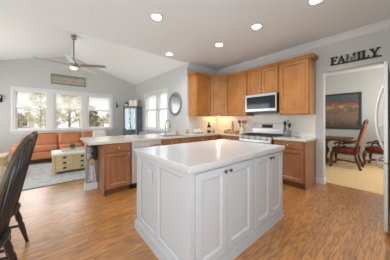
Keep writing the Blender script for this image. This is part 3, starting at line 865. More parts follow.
for k in range(9):
    u = k/8; pts.append((FX-0.015-0.055*math.sin(PI*u)**0.5, FY0+0.06+u*(FY1-FY0-0.12), 0.74))
h.tube(pts, 0.012, 10); h.tube([(FX+0.002, pts[0][1], 0.74), pts[0]], 0.012, 8); h.tube([(FX+0.002, pts[-1][1], 0.74), pts[-1]], 0.012, 8)
h.build('handle', 'steel', d)
MB().box(FX+0.05, 4.38, FY0+0.02, FY1-0.02, 0.0, 0.05).build('kick_plate', 'black', t)

# ================================================================== FAMILY sign
t = thing('wall_sign', 'black FAMILY word sign on the wall above the dining opening', 'sign', (2.905, -0.002, 2.305))
W_ = 0.66; DZ = 0.018
MB().box(0.0, W_, -0.03, 0, 0, 0.016).build('base_bar', 'sign', t)
LH = 0.138
def letter(polys, x, mat):
    b = MB()
    for p in polys: b.prism([(x+a*LH, 0.016+c*LH) for a, c in p], -DZ-0.004, -0.002, 'xz')
    return b.build('letter', mat, t)
def rct(a, b_, c, d): return [(a, c), (b_, c), (b_, d), (a, d)]
F_ = [rct(0.07, 0.33, 0, 1), rct(0.0, 0.42, 0, .10), rct(0.0, .76, .88, 1), rct(.62, .76, .72, .88), rct(.33, .54, .44, .56), rct(.48, .58, .36, .64)]
A_ = [[(0.05, .0), (.22, 0), (.48, .9), (.38, 1)], [(.34, 1), (.40, .72), (.58, 0), (.84, 0), (.52, 1)], rct(.22, .60, .28, .40), rct(0, .30, 0, .09), rct(.50, .92, 0, .09)]
M_ = [rct(.06, .20, 0, 1), rct(0, .30, 0, .09), rct(.72, .94, 0, 1), rct(.64, 1., 0, .09), [(.08, 1), (.30, 1), (.56, .2), (.44, 0)], [(.44, 0), (.54, .0), (.88, 1), (.70, 1)], rct(0, .24, .90, 1), rct(.76, 1., .90, 1)]
I_ = [rct(.07, .32, 0, 1), rct(0, .39, 0, .10), rct(0, .39, .90, 1)]
L_ = [rct(.07, .32, 0, 1), rct(0, .68, 0, .12), rct(0, .39, .90, 1), rct(.55, .68, .12, .32)]
Y_ = [rct(.32, .57, 0, .48), rct(.22, .67, 0, .10), [(.04, 1), (.28, 1), (.56, .46), (.34, .42)], [(.40, .42), (.54, .46), (.88, 1), (.72, 1)], rct(0, .36, .90, 1), rct(.62, .94, .90, 1)]
for pl, x, m in ((F_, 0.0, 'sign'), (A_, 0.098, 'sign'), (M_, 0.217, 'signgrey'), (I_, 0.365, 'sign'), (L_, 0.423, 'sign'), (Y_, 0.518, 'sign')):
    letter(pl, x, m)

# ================================================================== DOWNLIGHTS
t0 = None
for x, y, l in ((1.36, -2.87, 'recessed ceiling light nearest the vaulted ceiling, largest of the five'),
                (0.24, -1.96, 'small recessed ceiling light beside the wall above the mirror'),
                (1.33, -1.42, 'recessed ceiling light above the cabinets left of the microwave'),
                (2.20, -1.46, 'recessed ceiling light above the microwave, middle of the right-hand row'),
                (3.04, -1.44, 'recessed ceiling light cut by the top edge of the picture')):
    if t0 is None:
        t0 = thing('ceiling_light', l, 'light', (x, y, H), 0, 'recessed ceiling lights')
        MB().lathe([(0.095, 0), (0.095, -0.006), (0.078, -0.010), (0.070, -0.002)], n=28).build('trim_ring', 'trim', t0)
        MB().lathe([(0.070, -0.002), (0.068, -0.007)], n=28).build('lens', 'down', t0)
    else: dup(t0, (x, y, H), 0, l)
    ld = bpy.data.lights.new('downlight', 'SPOT'); ld.energy = 46; ld.color = (0.92, 0.965, 1.0); ld.spot_size = R(160); ld.spot_blend = 0.9; ld.shadow_soft_size = 0.07
    lo = bpy.data.objects.new('downlight', ld); COL.objects.link(lo); lo.location = (x, y, H-0.02)

# under-cabinet puck in the corner
t = thing('puck_light', 'glowing warm puck light under the corner cabinet', 'light', (0.30, -0.30, UB))
MB().lathe([(0.036, 0), (0.036, -0.012), (0.028, -0.014)]).build('housing', 'nickel', t)
MB().lathe([(0.027, -0.0141), (0.026, -0.017)]).build('lens', 'puck', t)
ld = bpy.data.lights.new('puck', 'POINT'); ld.energy = 3.5; ld.color = (1, 0.76, 0.40); ld.shadow_soft_size = 0.03
lo = bpy.data.objects.new('puck', ld); COL.objects.link(lo); lo.location = (0.30, -0.30, UB-0.04)

# ================================================================== COUNTER OBJECTS
Z = CT+0.0005
def lathe_thing(name, label, cat, prof, loc, mat, group=None, n=20):
    return tag(MB().lathe(prof, n=n).build(name, mat, None, loc), label, cat, group)
# white canisters
tag(MB().box(-0.14, 0.14, -0.06, 0.06, 0, 0.014, 0.004, 2).build('tray', 'darkwood', None, (0.20, -1.02, Z), Q+0.1), 'small dark tray under the white boxes left of the bottle', 'tray')
for (x, y, s, h, l) in ((0.20, -1.085, 0.10, 0.10, 'smallest white box, leftmost on the dark tray'), (0.21, -0.965, 0.10, 0.12, 'middle white box on the dark tray')):
    t = thing('canister', l, 'canister', (x, y, Z+0.0145), 0, 'white boxes on the tray')
    MB().box(-s/2, s/2, -s/2, s/2, 0, h, 0.006, 2).build('body', 'white', t)
    MB().lathe([(0.010, h), (0.012, h+0.01), (0.004, h+0.016)]).build('knob', 'pewter', t)
t = thing('outlet_plate', 'white double wall plate on the backsplash left of the bottle', 'outlet', (0.0085, -0.86, 1.10))
MB().box(0, 0.006, -0.06, 0.06, -0.075, 0.075, 0.002, 1).build('plate', 'outlet', t)
for y in (-0.028, 0.028): MB().box(0.006, 0.009, y-0.013, y+0.013, -0.033, 0.033, 0.002, 1).build('switch', 'white', t)
t = thing('bottle', 'dark amber syrup bottle with a pale label in the corner', 'bottle', (0.22, -0.62, Z))
MB().lathe([(0.052, 0), (0.056, 0.012), (0.056, 0.16), (0.048, 0.195), (0.021, 0.235), (0.019, 0.27)]).build('body', 'amber', t)
MB().lathe([(0.0572, 0.06), (0.0572, 0.145)]).build('label', 'label', t)
MB().lathe([(0.022, 0.268), (0.022, 0.295)]).build('cap', 'black', t)
t = thing('candle_holder', 'slim tan candle lantern beside the dark bottle', 'lantern', (0.27, -0.47, Z))
MB().lathe([(0.045, 0), (0.047, 0.012), (0.020, 0.02)]).build('base', 'spoondark', t)
MB().lathe([(0.036, 0.02), (0.038, 0.18), (0.036, 0.25)]).build('candle', 'cream', t)
# tray with mortar and mill left of the range
t = thing('serving_tray', 'long scalloped wooden tray left of the utensil crock', 'tray', (0.74, -0.25, Z))
b = MB(); b.box(-0.19, 0.19, -0.09, 0.09, 0.012, 0.028, 0.006, 2)
b.box(-0.19, 0.19, -0.095, -0.08, 0.02, 0.06, 0.005, 2); b.box(-0.19, 0.19, 0.08, 0.095, 0.02, 0.06, 0.005, 2)
b.build('board', 'tray', t)
for sx in (-1, 1):
    MB().box(sx*0.185-0.012, sx*0.185+0.012, -0.10, 0.10, 0.0, 0.07, 0.008, 2).build('end', 'tray', t)
t = thing('mortar', 'grey-green stone mortar standing on the wooden tray', 'mortar', (0.66, -0.25, Z+0.0285))
MB().lathe([(0.030, 0), (0.036, 0.006), (0.046, 0.05), (0.048, 0.08), (0.041, 0.08), (0.036, 0.03)]).build('bowl', 'greenjar', t)
t = thing('pepper_mill', 'tall turned wooden mill standing on the wooden tray', 'mill', (0.755, -0.22, Z+0.0285))
MB().lathe([(0.044, 0), (0.044, 0.04), (0.034, 0.08), (0.040, 0.13), (0.029, 0.20), (0.029, 0.205)]).build('body', 'tray', t)
MB().lathe([(0.027, 0.205), (0.034, 0.235), (0.023, 0.265), (0.011, 0.28), (0.016, 0.305), (0.005, 0.318)]).build('head', 'tray', t)
CX, CY = 1.10, -0.26
lathe_thing('utensil_crock', 'cream stoneware crock holding wooden spoons left of the range', 'crock', [(0.072, 0), (0.078, 0.01), (0.078, 0.165), (0.083, 0.175), (0.072, 0.175), (0.068, 0.02)], (CX, CY, Z), 'cream', n=24)
for k, (a, tl, m, l) in enumerate(((3.0, 0.20, 'spoon', 'wooden spoon leaning far left in the cream crock'), (1.75, 0.20, 'spoondark', 'dark wooden spoon leaning back in the cream crock'), (0.5, 0.20, 'spoon', 'wooden spoon leaning right and back in the cream crock'), (-0.75, 0.2, 'spoon', 'wooden spatula leaning right and forward in the cream crock'), (-2.0, 0.2, 'spoondark', 'dark wooden spatula leaning forward in the cream crock'))):
    b = MB(); d = Vector((math.cos(a)*math.sin(tl), math.sin(a)*math.sin(tl), math.cos(tl)))
    p = Vector((math.cos(a)*0.027, math.sin(a)*0.027, 0.022))
    q = p+d*0.26
    b.tube([p, q], 0.006, 8)
    w = Vector((0.75, 0.66, 0)); 
    for j in range(1): 
        b.tube([q-d*0.01, q+d*0.015, q+d*0.045, q+d*0.07, q+d*0.082], [0.009, 0.027, 0.036, 0.028, 0.008], 10)
    tag(b.build('wooden_spoon', m, None, (CX, CY, Z)), l, 'spoon', 'wooden utensils in the crock')
# right of the range
UX, UY = 2.20, -0.22
t = thing('utensil_holder', 'grey round holder of black utensils right of the range', 'holder', (UX, UY, Z))
MB().lathe([(0.072, 0), (0.078, 0.008), (0.078, 0.13), (0.071, 0.13), (0.068, 0.012)], n=24).build('cup', 'gray', t)
for k, (a, tl, m, hl, l) in enumerate(((2.8, 0.16, 'black', 0.24, 'black ladle leaning left in the grey holder'), (1.6, 0.10, 'steel', 0.26, 'steel spatula upright in the grey holder'), (0.4, 0.16, 'black', 0.20, 'black turner leaning right in the grey holder'))):
    b = MB(); d = Vector((math.cos(a)*math.sin(tl), math.sin(a)*math.sin(tl), math.cos(tl)))
    p = Vector((math.cos(a)*0.012, math.sin(a)*0.012, 0.018)); q = p+d*(hl-0.02)
    b.tube([p, q], 0.006, 8); b.tube([q, q+d*0.015, q+d*0.07, q+d*0.10], [0.009, 0.026, 0.028, 0.012], 8)
    tag(b.build('utensil', m, None, (UX, UY, Z)), l, 'utensil', 'utensils in the grey holder')
t = thing('glass_jar', 'small pale glass jar on the worktop right of the range', 'jar', (2.42, -0.25, Z))
MB().lathe([(0.032, 0), (0.036, 0.006), (0.036, 0.08), (0.028, 0.09), (0.026, 0.09)]).build('body', 'jarglass', t)
MB().lathe([(0.030, 0.004), (0.030, 0.06)]).build('contents', 'cream', t)
# near the sink
t = thing('candle_jar', 'grey glass candle jar on the worktop below the mirror corner', 'candle', (0.12, -1.33, Z))
MB().lathe([(0.042, 0), (0.045, 0.006), (0.045, 0.11)]).build('glass', 'jarglass', t)
MB().lathe([(0.038, 0.004), (0.038, 0.06)]).build('wax', 'toast', t)
t = thing('soap_pump', 'small terracotta soap pot between faucet and candle jar', 'soap', (0.06, -1.62, Z))
MB().lathe([(0.032, 0), (0.036, 0.01), (0.034, 0.055), (0.02, 0.07)]).build('pot', 'soap', t)
MB().lathe([(0.010, 0.07), (0.010, 0.085), (0.018, 0.09), (0.004, 0.1)]).build('cap', 'soap', t)

# hanging cloths on the low peninsula wall ----------------------------
def cloth(name, label, cat, x, y0, y1, z0, z1, mat, thick=0.02, seed=1, taper=1.0, waves=3):
    rnd = random.Random(seed); b = MB(); n, k = 12, 14
    ph = rnd.random()*6
    for side in (0, 1):
        g = []
        for j in range(k+1):
            v = j/k; row = []
            for i in range(n+1):
                u = i/n; wd = (y1-y0)*(1-(1-taper)*(1-v)) if False else (y1-y0)*(taper+(1-taper)*(v))
                y = (y0+y1)/2+(u-0.5)*wd
                dx = 0.012*math.sin(u*waves*2*PI+ph)*v+thick*(1 if side else 0)*(0.6+0.4*math.sin(PI*u))
                row.append(b.bm.verts.new((x+0.014+dx, y, z1-(z1-z0)*v+0.02*math.sin(u*3+ph)*v)))
            g.append(row)
        for j in range(k):
            for i in range(n):
                f = b.bm.faces.new((g[j][i], g[j][i+1], g[j+1][i+1], g[j+1][i])); f.smooth = True
        if side == 0: g0 = g
    for j in range(k):
        for i in (0, n): b.bm.faces.new((g0[j][i], g0[j+1][i], g[j+1][i], g[j][i]))
    for i in range(n):
        for j in (0, k): b.bm.faces.new((g0[j][i], g0[j][i+1], g[j][i+1], g[j][i]))
    return tag(b.build(name, mat), label, cat)
t = thing('hook_rail', 'slim black hook rail on the low wall at the peninsula end', 'rail', (0.13, -3.53, 0.79))
MB().box(0.0005, 0.010, -0.085, 0.085, -0.012, 0.012, 0.002, 1).build('rail', 'black', t)
for y in (-0.06, 0.0, 0.06): MB().tube([(0.01, y, 0), (0.03, y, -0.015), (0.034, y, 0.005)], 0.003, 6).build('hook', 'black', t)
def mitt(label, y, z, mat, sgn):
    b = MB(); q = 1.1
    b.tube([(0, y, z), (0.003, y, z-0.06*q), (0.006, y, z-0.14*q), (0.008, y, z-0.20*q), (0.006, y, z-0.235*q)], [0.034, 0.034, 0.040, 0.036, 0.012], 14)
    b.tube([(0.006, y+sgn*0.02, z-0.09*q), (0.010, y+sgn*0.046, z-0.12*q), (0.010, y+sgn*0.052, z-0.16*q)], [0.016, 0.016, 0.008], 10)
    for v in b.bm.verts: v.co.x = 0.166+v.co.x*0.5 if v.co.x > 0 else 0.166+v.co.x*0.45
    return tag(b.build('oven_mitt', mat), label, 'oven mitt', 'oven mitts on the peninsula end')
mitt('pale grey oven mitt hanging nearest the wall end', -3.580, 0.80, 'mitt', -1)
mitt('dark oven mitt hanging beside the cabinet side', -3.490, 0.79, 'mittdark', -1)
tag(MB().cushion(0.140, 0.175, -3.58, -3.49, 0.475, 0.565).build('sponge_block', 'tan'), 'small tan sponge in mid-air below the oven mitts', 'cloth')  # sponge shape set in mid-air, not hung on the rail
cloth('dish_towel', 'long grey and white striped towel hanging below the oven mitts', 'towel', 0.125, -3.605, -3.465, 0.14, 0.465, 'towel', 0.03, 3, 0.45, 2)

# ================================================================== ROUND MIRROR
t = thing('mirror', 'round grey-framed mirror on the wall left of the cabinets', 'mirror', (-0.575, YM-0.002, 1.765))
def ring(b, ra, rb, y0, y1, n=40):
    pr = [(ra, y0), (ra, y1), ((ra+rb)/2, y1-0.008), (rb, y1), (rb, y0)]
    bm = b.bm; rings = []
    for r, y in pr: rings.append([bm.verts.new((r*math.cos(2*PI*k/n), y, r*math.sin(2*PI*k/n)*1.04)) for k in range(n)])
    rings.append(rings[0])
    for a, c in zip(rings, rings[1:]):
        for k in range(n):
            f = bm.faces.new((a[k], a[(k+1) % n], c[(k+1) % n], c[k])); f.smooth = True
b = MB(); ring(b, 0.335, 0.28, 0.0, -0.032); b.build('frame', 'pewter_frame', t)
b = MB(); n = 40
b.prism([(0.285*math.cos(2*PI*k/n), 0.285*1.04*math.sin(2*PI*k/n)) for k in range(n)], -0.012, -0.004, 'xz'); b.build('glass', 'mirror', t)

# ================================================================== CEILING FAN
FXc, FYc = -1.87, -3.65
BZ = 2.74
t = thing('ceiling_fan', 'five-bladed ceiling fan with a lit bowl hanging from the vaulted ridge', 'fan', (FXc, FYc, 0), R(-13))
MB().lathe([(0.02, 3.43), (0.05, 3.44), (0.06, 3.49), (0.06, 3.55)]).build('canopy', 'fan_metal', t)
MB().tube([(0, 0, BZ+0.1), (0, 0, 3.44)], 0.016, 12).build('downrod', 'fan_metal', t)
MB().lathe([(0.05, BZ-0.05), (0.11, BZ-0.03), (0.115, BZ+0.03), (0.07, BZ+0.07), (0.03, BZ+0.12)]).build('motor', 'fan_metal', t)
MB().lathe([(0.01, BZ-0.115), (0.05, BZ-0.108), (0.08, BZ-0.085), (0.092, BZ-0.052), (0.05, BZ-0.05)]).build('light_bowl', 'bulb', t)
for k in range(5):
    a = k*2*PI/5; mt = Matrix.Rotation(a, 4, 'Z')
    b = MB(); b.prism([(0.17, -0.045), (0.30, -0.066), (0.74, -0.062), (0.80, -0.035), (0.80, 0.035), (0.74, 0.062), (0.30, 0.066), (0.17, 0.045)], -0.004, 0.004, 'xy')
    b.bm.transform(mt @ Matrix.Translation((0, 0, BZ+0.01)) @ Matrix.Rotation(R(-12), 4, 'X'))
    bl = b.build('blade', 'fan_blade' if k in (0, 2, 3) else 'fan_shaded', t)
    b = MB(); b.box(0.09, 0.24, -0.02, 0.02, BZ-0.006, BZ+0.004); b.bm.transform(mt); b.build('blade_iron', 'fan_metal', bl)

# ================================================================== FAMILY ROOM
def sconce(label, y, z):
    t = thing('wall_sconce', label, 'sconce', (XS, y, z), 0, 'black wall sconces')
    MB().lathe([(0.012, -0.10), (0.03, -0.08), (0.035, 0.0), (0.03, 0.10), (0.012, 0.13)], (0.0, 0, 0), 14, sx=0.5).build('backplate', 'black', t, (0.022, 0, 0))
    MB().tube([(0.03, 0, -0.02), (0.08, 0, -0.06), (0.12, 0, -0.04), (0.12, 0, 0.0)], 0.009, 8).build('arm', 'black', t)
    MB().lathe([(0.04, 0.0), (0.045, 0.015), (0.02, 0.02)], (0.12, 0, 0)).build('cup', 'black', t)
    MB().lathe([(0.020, 0.02), (0.020, 0.08), (0.004, 0.095)], (0.12, 0, 0)).build('candle', 'white', t)
    return t
sconce('black wall sconce left of the sofa windows', -5.26, 1.90)
sconce('black wall sconce between the sofa windows and the display cabinet', -2.02, 1.90)

def painting_mat(name, kind):
    m, N, L, b = newmat(name)
    tc = N.new('ShaderNodeTexCoord'); sp = N.new('ShaderNodeSeparateXYZ')
    L.new(tc.outputs['Object'], sp.inputs[0])
    nz = N.new('ShaderNodeTexNoise'); nz.inputs['Scale'].default_value = 9; nz.inputs['Detail'].default_value = 4
    L.new(tc.outputs['Object'], nz.inputs['Vector'])
    def math_(op, a, c):
        n = N.new('ShaderNodeMath'); n.operation = op
        for k, v in enumerate((a, c)):
            if isinstance(v, (int, float)): n.inputs[k].default_value = v
            else: L.new(v, n.inputs[k])
        return n.outputs[0]
    z = math_('ADD', sp.outputs[2], math_('MULTIPLY', math_('SUBTRACT', nz.outputs['Fac'], 0.5), 0.62 if kind == 'flowers' else 0.10))
    rp = N.new('ShaderNodeValToRGB'); el = rp.color_ramp.elements
    mr = N.new('ShaderNodeMapRange')
    if kind == 'flowers':
        mr.inputs['From Min'].default_value = -0.5; mr.inputs['From Max'].default_value = 0.5
        stops = [(0.0, srgb(96, 76, 66)), (0.25, srgb(140, 116, 102)), (0.5, srgb(132, 108, 96)), (0.60, srgb(122, 96, 80)), (0.66, srgb(206, 172, 96)), (0.70, srgb(118, 88, 76)), (0.76, srgb(164, 92, 88)), (0.82, srgb(96, 84, 88)), (1.0, srgb(88, 94, 104))]
    else:
        mr.inputs['From Min'].default_value = -0.16; mr.inputs['From Max'].default_value = 0.16
        stops = [(0.0, srgb(150, 150, 136)), (0.3, srgb(170, 164, 146)), (0.45, srgb(176, 138, 116)), (0.55, srgb(186, 170, 146)), (0.7, srgb(158, 160, 146)), (1.0, srgb(110, 118, 104))]
    L.new(z, mr.inputs['Value'])
    el[0].position, el[0].color = stops[0]; el[1].position, el[1].color = stops[-1]
    for p, c in stops[1:-1]:
        k = el.new(p); k.color = c
    L.new(mr.outputs[0], rp.inputs['Fac'])
    n2 = N.new('ShaderNodeTexNoise'); n2.inputs['Scale'].default_value = 5
    L.new(tc.outputs['Object'], n2.inputs['Vector'])
    mx = N.new('ShaderNodeMix'); mx.data_type = 'RGBA'; mx.inputs['B'].default_value = srgb(96, 104, 84) if kind == 'flowers' else srgb(172, 172, 160)
    f2 = N.new('ShaderNodeMapRange'); f2.inputs['From Min'].default_value = 0.55; f2.inputs['From Max'].default_value = 0.7
    L.new(n2.outputs['Fac'], f2.inputs['Value']); L.new(f2.outputs[0], mx.inputs['Factor']); L.new(rp.outputs['Color'], mx.inputs['A'])
    L.new(mx.outputs['Result'], b.inputs['Base Color']); b.inputs['Roughness'].default_value = 0.6
    return m
def framed(label, loc, rotz, w, h, fw, fmat, cmat, name='framed_painting'):
    t = thing(name, label, 'painting', loc, rotz)
    b = MB()
    b.box(-w/2, -w/2+fw, -0.03, 0, -h/2, h/2, 0.004, 1); b.box(w/2-fw, w/2, -0.03, 0, -h/2, h/2, 0.004, 1)
    b.box(-w/2+fw, w/2-fw, -0.03, 0, h/2-fw, h/2, 0.004, 1); b.box(-w/2+fw, w/2-fw, -0.03, 0, -h/2, -h/2+fw, 0.004, 1)
    b.build('frame', fmat, t)
    MB().box(-w/2+fw, w/2-fw, -0.016, -0.002, -h/2+fw, h/2-fw).build('canvas', cmat, t)
    return t
framed('long weathered-framed picture above the sofa windows', (XS+0.001, -3.63, 2.69), Q, 1.0, 0.34, 0.03, 'frame_grey', painting_mat('faded_landscape', 'wide'))
framed('large dark-framed flower painting on the dining room wall', (2.43, 3.418, 1.575), 0, 1.16, 1.20, 0.06, 'frame_dark', painting_mat('flower_painting', 'flowers'))

# rug
b = MB(); b.box(-3.25, -0.62, -5.65, -1.75, 0.001, 0.014, 0.004, 1)
r_ = b.build('area_rug', 'rug'); tag(r_, 'pale mottled grey area rug under the sofa and chest', 'rug')
b = MB(); b.box(-0.62, -0.607, -5.65, -1.75, 0.001, 0.012)
b.build('binding', 'gray', r_)

# sofa (front faces +x)
t = thing('sofa', 'cognac leather three-seat sofa under the windows', 'sofa', (-3.72, -4.95, 0.0145), Q)
SW = 2.45
MB().box(0.06, SW-0.06, -0.90, -0.04, 0.14, 0.34, 0.03, 3).build('base', 'leather', t)
MB().cushion(0.1, SW-0.1, -0.24, 0.0, 0.2, 0.74).build('back_frame', 'leather', t)
for k in range(3):
    x0 = 0.36+k*0.635
    b = MB(); b.cushion(x0+0.006, x0+0.629, -0.86+0.0, -0.24, 0.34, 0.51, 0.3); c = b.build('seat_cushion', 'leather', t)
    b = MB(); mt = Matrix.Translation((0, -0.24, 0.44)) @ Matrix.Rotation(R(-10), 4, 'X')
    b.cushion(x0+0.006, x0+0.629, -0.13, 0.09, 0.0, 0.42, 0.35, mt); c = b.build('back_cushion', 'leather', t)
    MB().tube([(x0+0.03, -0.355, 0.84), (x0+0.60, -0.355, 0.84)], 0.006, 6).build('piping', 'leather_dark', c)
for x0, x1 in ((0.0, 0.35), (SW-0.19, SW)):
    b = MB(); b.cushion(x0, x1, -0.92, -0.02, 0.16, 0.60, 0.5); b.build('arm', 'leather', t)
for x in (0.1, SW-0.1):
    for y in (-0.86, -0.08): MB().lathe([(0.025, 0), (0.032, 0.14)], (x, y, 0), 12).build('leg', 'darkwood', t)
b = MB(); b.cushion(-0.22, 0.22, -0.09, 0.09, -0.2, 0.2, 0.9, Matrix.Rotation(R(-16), 4, 'X'))
tag(b.build('throw_pillow', 'pillow', None, (-3.22, -2.78, 0.735), Q), 'pale patterned throw pillow at the right end of the sofa', 'pillow')

# coffee chest
t = thing('storage_chest', 'pale wood coffee chest with white top and black cup pulls', 'chest', (-1.87, -4.10, 0.0145), Q)
cw, cd = 1.15, 0.58
MB().box(0.015, cw-0.015, -cd+0.02, -0.02, 0.06, 0.44).build('body', 'oakpale', t)
MB().box(-0.01, cw+0.01, -cd-0.01, 0.0, 0.44, 0.495, 0.006, 2).build('top', 'whitewash', t)
for x in (0.0, cw-0.055):
    for y in (-cd, -0.06): MB().box(x, x+0.055, y, y+0.055, 0, 0.44).build('leg', 'oakpale', t)
for cx in range(3):
    for cz in range(3):
        x0 = 0.065+cx*0.345; z0 = 0.075+cz*0.12
        d = MB().box(x0, x0+0.33, -cd+0.004, -cd+0.02, z0, z0+0.112, 0.003, 1).build('drawer', 'oakpale', t)
        MB().sphere((x0+0.165, -cd, z0+0.062), 0.04, 1, 0.5, 0.5, 12, 8).build('cup_pull', 'black', d)
# on the chest
t = thing('potted_plant', 'small green potted plant on the coffee chest', 'plant', (-1.57, -3.70, 0.535))
MB().lathe([(0.045, 0), (0.06, 0.07), (0.055, 0.07), (0.05, 0.06)]).build('pot', 'gray', t)
b = MB(); rnd = random.Random(4)
for k in range(70):
    a = rnd.random()*2*PI; e = rnd.uniform(0.2, 1.3); l = rnd.uniform(0.06, 0.13)
    d = Vector((math.cos(a)*math.cos(e), math.sin(a)*math.cos(e), math.sin(e))); p = Vector((0, 0, 0.06)); w = d.orthogonal().normalized()*0.018
    b.quad(p, p+d*l*0.5+w, p+d*l, p+d*l*0.5-w)
b.build('leaves', 'leaf', t)
b = MB(); b.box(-0.16, 0.16, -0.30, 0.30, 0.0, 0.022, 0.006, 2)
b.box(-0.16, -0.145, -0.30, 0.30, 0.02, 0.05, 0.004, 1); b.box(0.145, 0.16, -0.30, 0.30, 0.02, 0.05, 0.004, 1)
tag(b.build('tray', 'blush', None, (-1.57, -3.62, 0.5105)), 'pinkish tray under the plant on the coffee chest', 'tray')

# side table at the left edge
t = thing('side_table', 'small pale wooden table at the left edge behind the black chairs', 'table', (-1.85, -5.15, 0.0145))
MB().box(-0.3, 0.3, -0.3, 0.3, 0.46, 0.50, 0.006, 2).build('top', 'oakpale', t)
MB().box(-0.27, 0.27, -0.27, 0.27, 0.30, 0.46).build('apron', 'oakpale', t)
for sx in (-1, 1):
    for sy in (-1, 1): MB().box(sx*0.26-0.022, sx*0.26+0.022, sy*0.26-0.022, sy*0.26+0.022, 0, 0.30).build('leg', 'oakpale', t)

# display cabinet in the corner
t = thing('display_cabinet', 'blue-grey glass display cabinet in the far corner', 'cabinet', (-3.20, -1.60, 0.0145), R(38))
w, d_, h_ = 0.60, 0.34, 1.82
b = MB()
for x in (-w/2, w/2-0.035):
    for y in (-d_/2, d_/2-0.035): b.box(x, x+0.035, y, y+0.035, 0, h_)
b.build('post', 'bluegrey', t)
b = MB(); b.box(-w/2-0.01, w/2+0.01, -d_/2-0.01, d_/2+0.01, h_-0.05, h_, 0.006, 2); b.build('top', 'bluegrey', t)
b = MB(); b.box(-w/2, w/2, -d_/2, d_/2, 0.08, 0.14); b.build('bottom', 'bluegrey', t)
MB().box(-w/2+0.035, w/2-0.035, d_/2-0.02, d_/2-0.01, 0.14, h_-0.05).build('back_panel', 'bluegrey', t)
for z in (0.55, 0.95, 1.35): MB().box(-w/2+0.03, w/2-0.03, -d_/2+0.03, d_/2-0.02, z, z+0.012).build('shelf', 'jarglass', t)
f = MB(); x0, x1 = -w/2+0.036, w/2-0.036; y = -d_/2+0.006
f.box(x0, x0+0.03, y, y+0.018, 0.145, h_-0.055); f.box(x1-0.03, x1, y, y+0.018, 0.145, h_-0.055)
f.box(x0+0.03, x1-0.03, y, y+0.018, 0.145, 0.18); f.box(x0+0.03, x1-0.03, y, y+0.018, h_-0.09, h_-0.055)
f.box(-0.012, 0.012, y, y+0.018, 0.18, h_-0.09)
do = f.build('door', 'bluegrey', t)
MB().box(x0+0.03, x1-0.03, y+0.007, y+0.011, 0.18, h_-0.09).build('pane', 'paneblue', do)
MB().tube([(0.03, y-0.02, 0.9), (0.03, y-0.02, 1.05)], 0.006, 8).build('handle', 'black', do)
for x in (-w/2+0.03, w/2-0.03):
    for y2 in (-d_/2+0.03, d_/2-0.03): MB().lathe([(0.02, 0), (0.022, 0.001)], (x, y2, 0)).build('foot', 'black', t)
ca, sa = math.cos(R(38)), math.sin(R(38))
def at_cab(x, y, z): return (-3.20+ca*x-sa*y, -1.60+sa*x+ca*y, 0.0145+z)
for z, items in ((0.962, ((-0.16, 'white', 0.05, 0.16), (0.14, 'white', 0.06, 0.12))), (1.362, ((-0.13, 'cream', 0.05, 0.14), (0.12, 'white', 0.055, 0.18))), (0.562, ((-0.1, 'soap', 0.06, 0.12), (0.13, 'white', 0.05, 0.15)))):
    for (x, m, r, hh) in items:
        shelf = {0.562: 'bottom', 0.962: 'middle', 1.362: 'top'}[z]
        lathe_thing('vase', '%s %s on the %s shelf of the display cabinet, %s' % ({'white': 'white', 'cream': 'cream', 'soap': 'terracotta'}[m], 'vase', shelf, 'left side' if x < 0 else 'right side'), 'vase', [(r*0.6, 0), (r, hh*0.35), (r*0.5, hh*0.8), (r*0.6, hh)], at_cab(x, 0.0, z+0.001), m, 'vases in the display cabinet', 14)
t = thing('potted_plant', 'grey-green plant in a pot on top of the display cabinet', 'plant', at_cab(-0.23, -0.04, h_+0.001))
MB().lathe([(0.05, 0), (0.065, 0.10), (0.058, 0.10)]).build('pot', 'cream', t)
b = MB(); rnd = random.Random(8)
for k in range(60):
    a = rnd.random()*2*PI; e = rnd.uniform(0.1, 1.3); l = rnd.uniform(0.07, 0.13)
    d = Vector((math.cos(a)*math.cos(e), math.sin(a)*math.cos(e), math.sin(e))); p = Vector((0, 0, 0.1)); w_ = d.orthogonal().normalized()*0.018
    b.quad(p, p+d*l*0.5+w_, p+d*l, p+d*l*0.5-w_)
b.build('leaves', 'greenjar', t)
for x, l in ((-0.03, 'white lantern box on the display cabinet next to the plant'), (0.15, 'white lantern box on the right of the display cabinet top')):
    t = thing('lantern_box', l, 'box', at_cab(x, 0.0, h_+0.001), R(38), 'white boxes on the display cabinet')
    MB().box(-0.075, 0.075, -0.06, 0.06, 0, 0.24, 0.006, 2).build('body', 'white', t)
    MB().box(-0.08, 0.08, -0.065, 0.065, 0.24, 0.255, 0.003, 1).build('lid', 'upholstery', t)
t = thing('candlestick', 'dark candlestick at the right end of the display cabinet top', 'candlestick', at_cab(0.26, -0.02, h_+0.001))
MB().lathe([(0.035, 0), (0.03, 0.015), (0.010, 0.03), (0.014, 0.10), (0.010, 0.17), (0.022, 0.19)]).build('stem', 'bluegrey', t)
MB().lathe([(0.014, 0.19), (0.014, 0.24)]).build('candle', 'gray', t)

# loveseat in front of the right-hand windows (front faces -y)
t = thing('loveseat', 'pale grey upholstered loveseat in front of the window by the mirror', 'sofa', (-2.75, -1.32, 0.0145))
LW = 1.6
MB().box(0.05, LW-0.05, -0.78, -0.04, 0.12, 0.30, 0.03, 3).build('base', 'upholstery', t)
MB().cushion(0.0, LW, -0.22, 0.0, 0.14, 0.78, 0.4).build('backrest', 'upholstery', t)
for x0, x1 in ((0, 0.16), (LW-0.16, LW)): MB().cushion(x0, x1, -0.8, -0.05, 0.12, 0.60, 0.5).build('arm', 'upholstery', t)
for k in range(2): MB().cushion(0.17+k*0.63, 0.79+k*0.63, -0.78, -0.22, 0.30, 0.46, 0.3).build('seat_cushion', 'upholstery', t)
for x in (0.08, LW-0.08):
    for y in (-0.72, -0.08): MB().lathe([(0.022, 0), (0.03, 0.12)], (x, y, 0), 10).build('leg', 'darkwood', t)
b = MB(); n, k = 18, 8; g = []
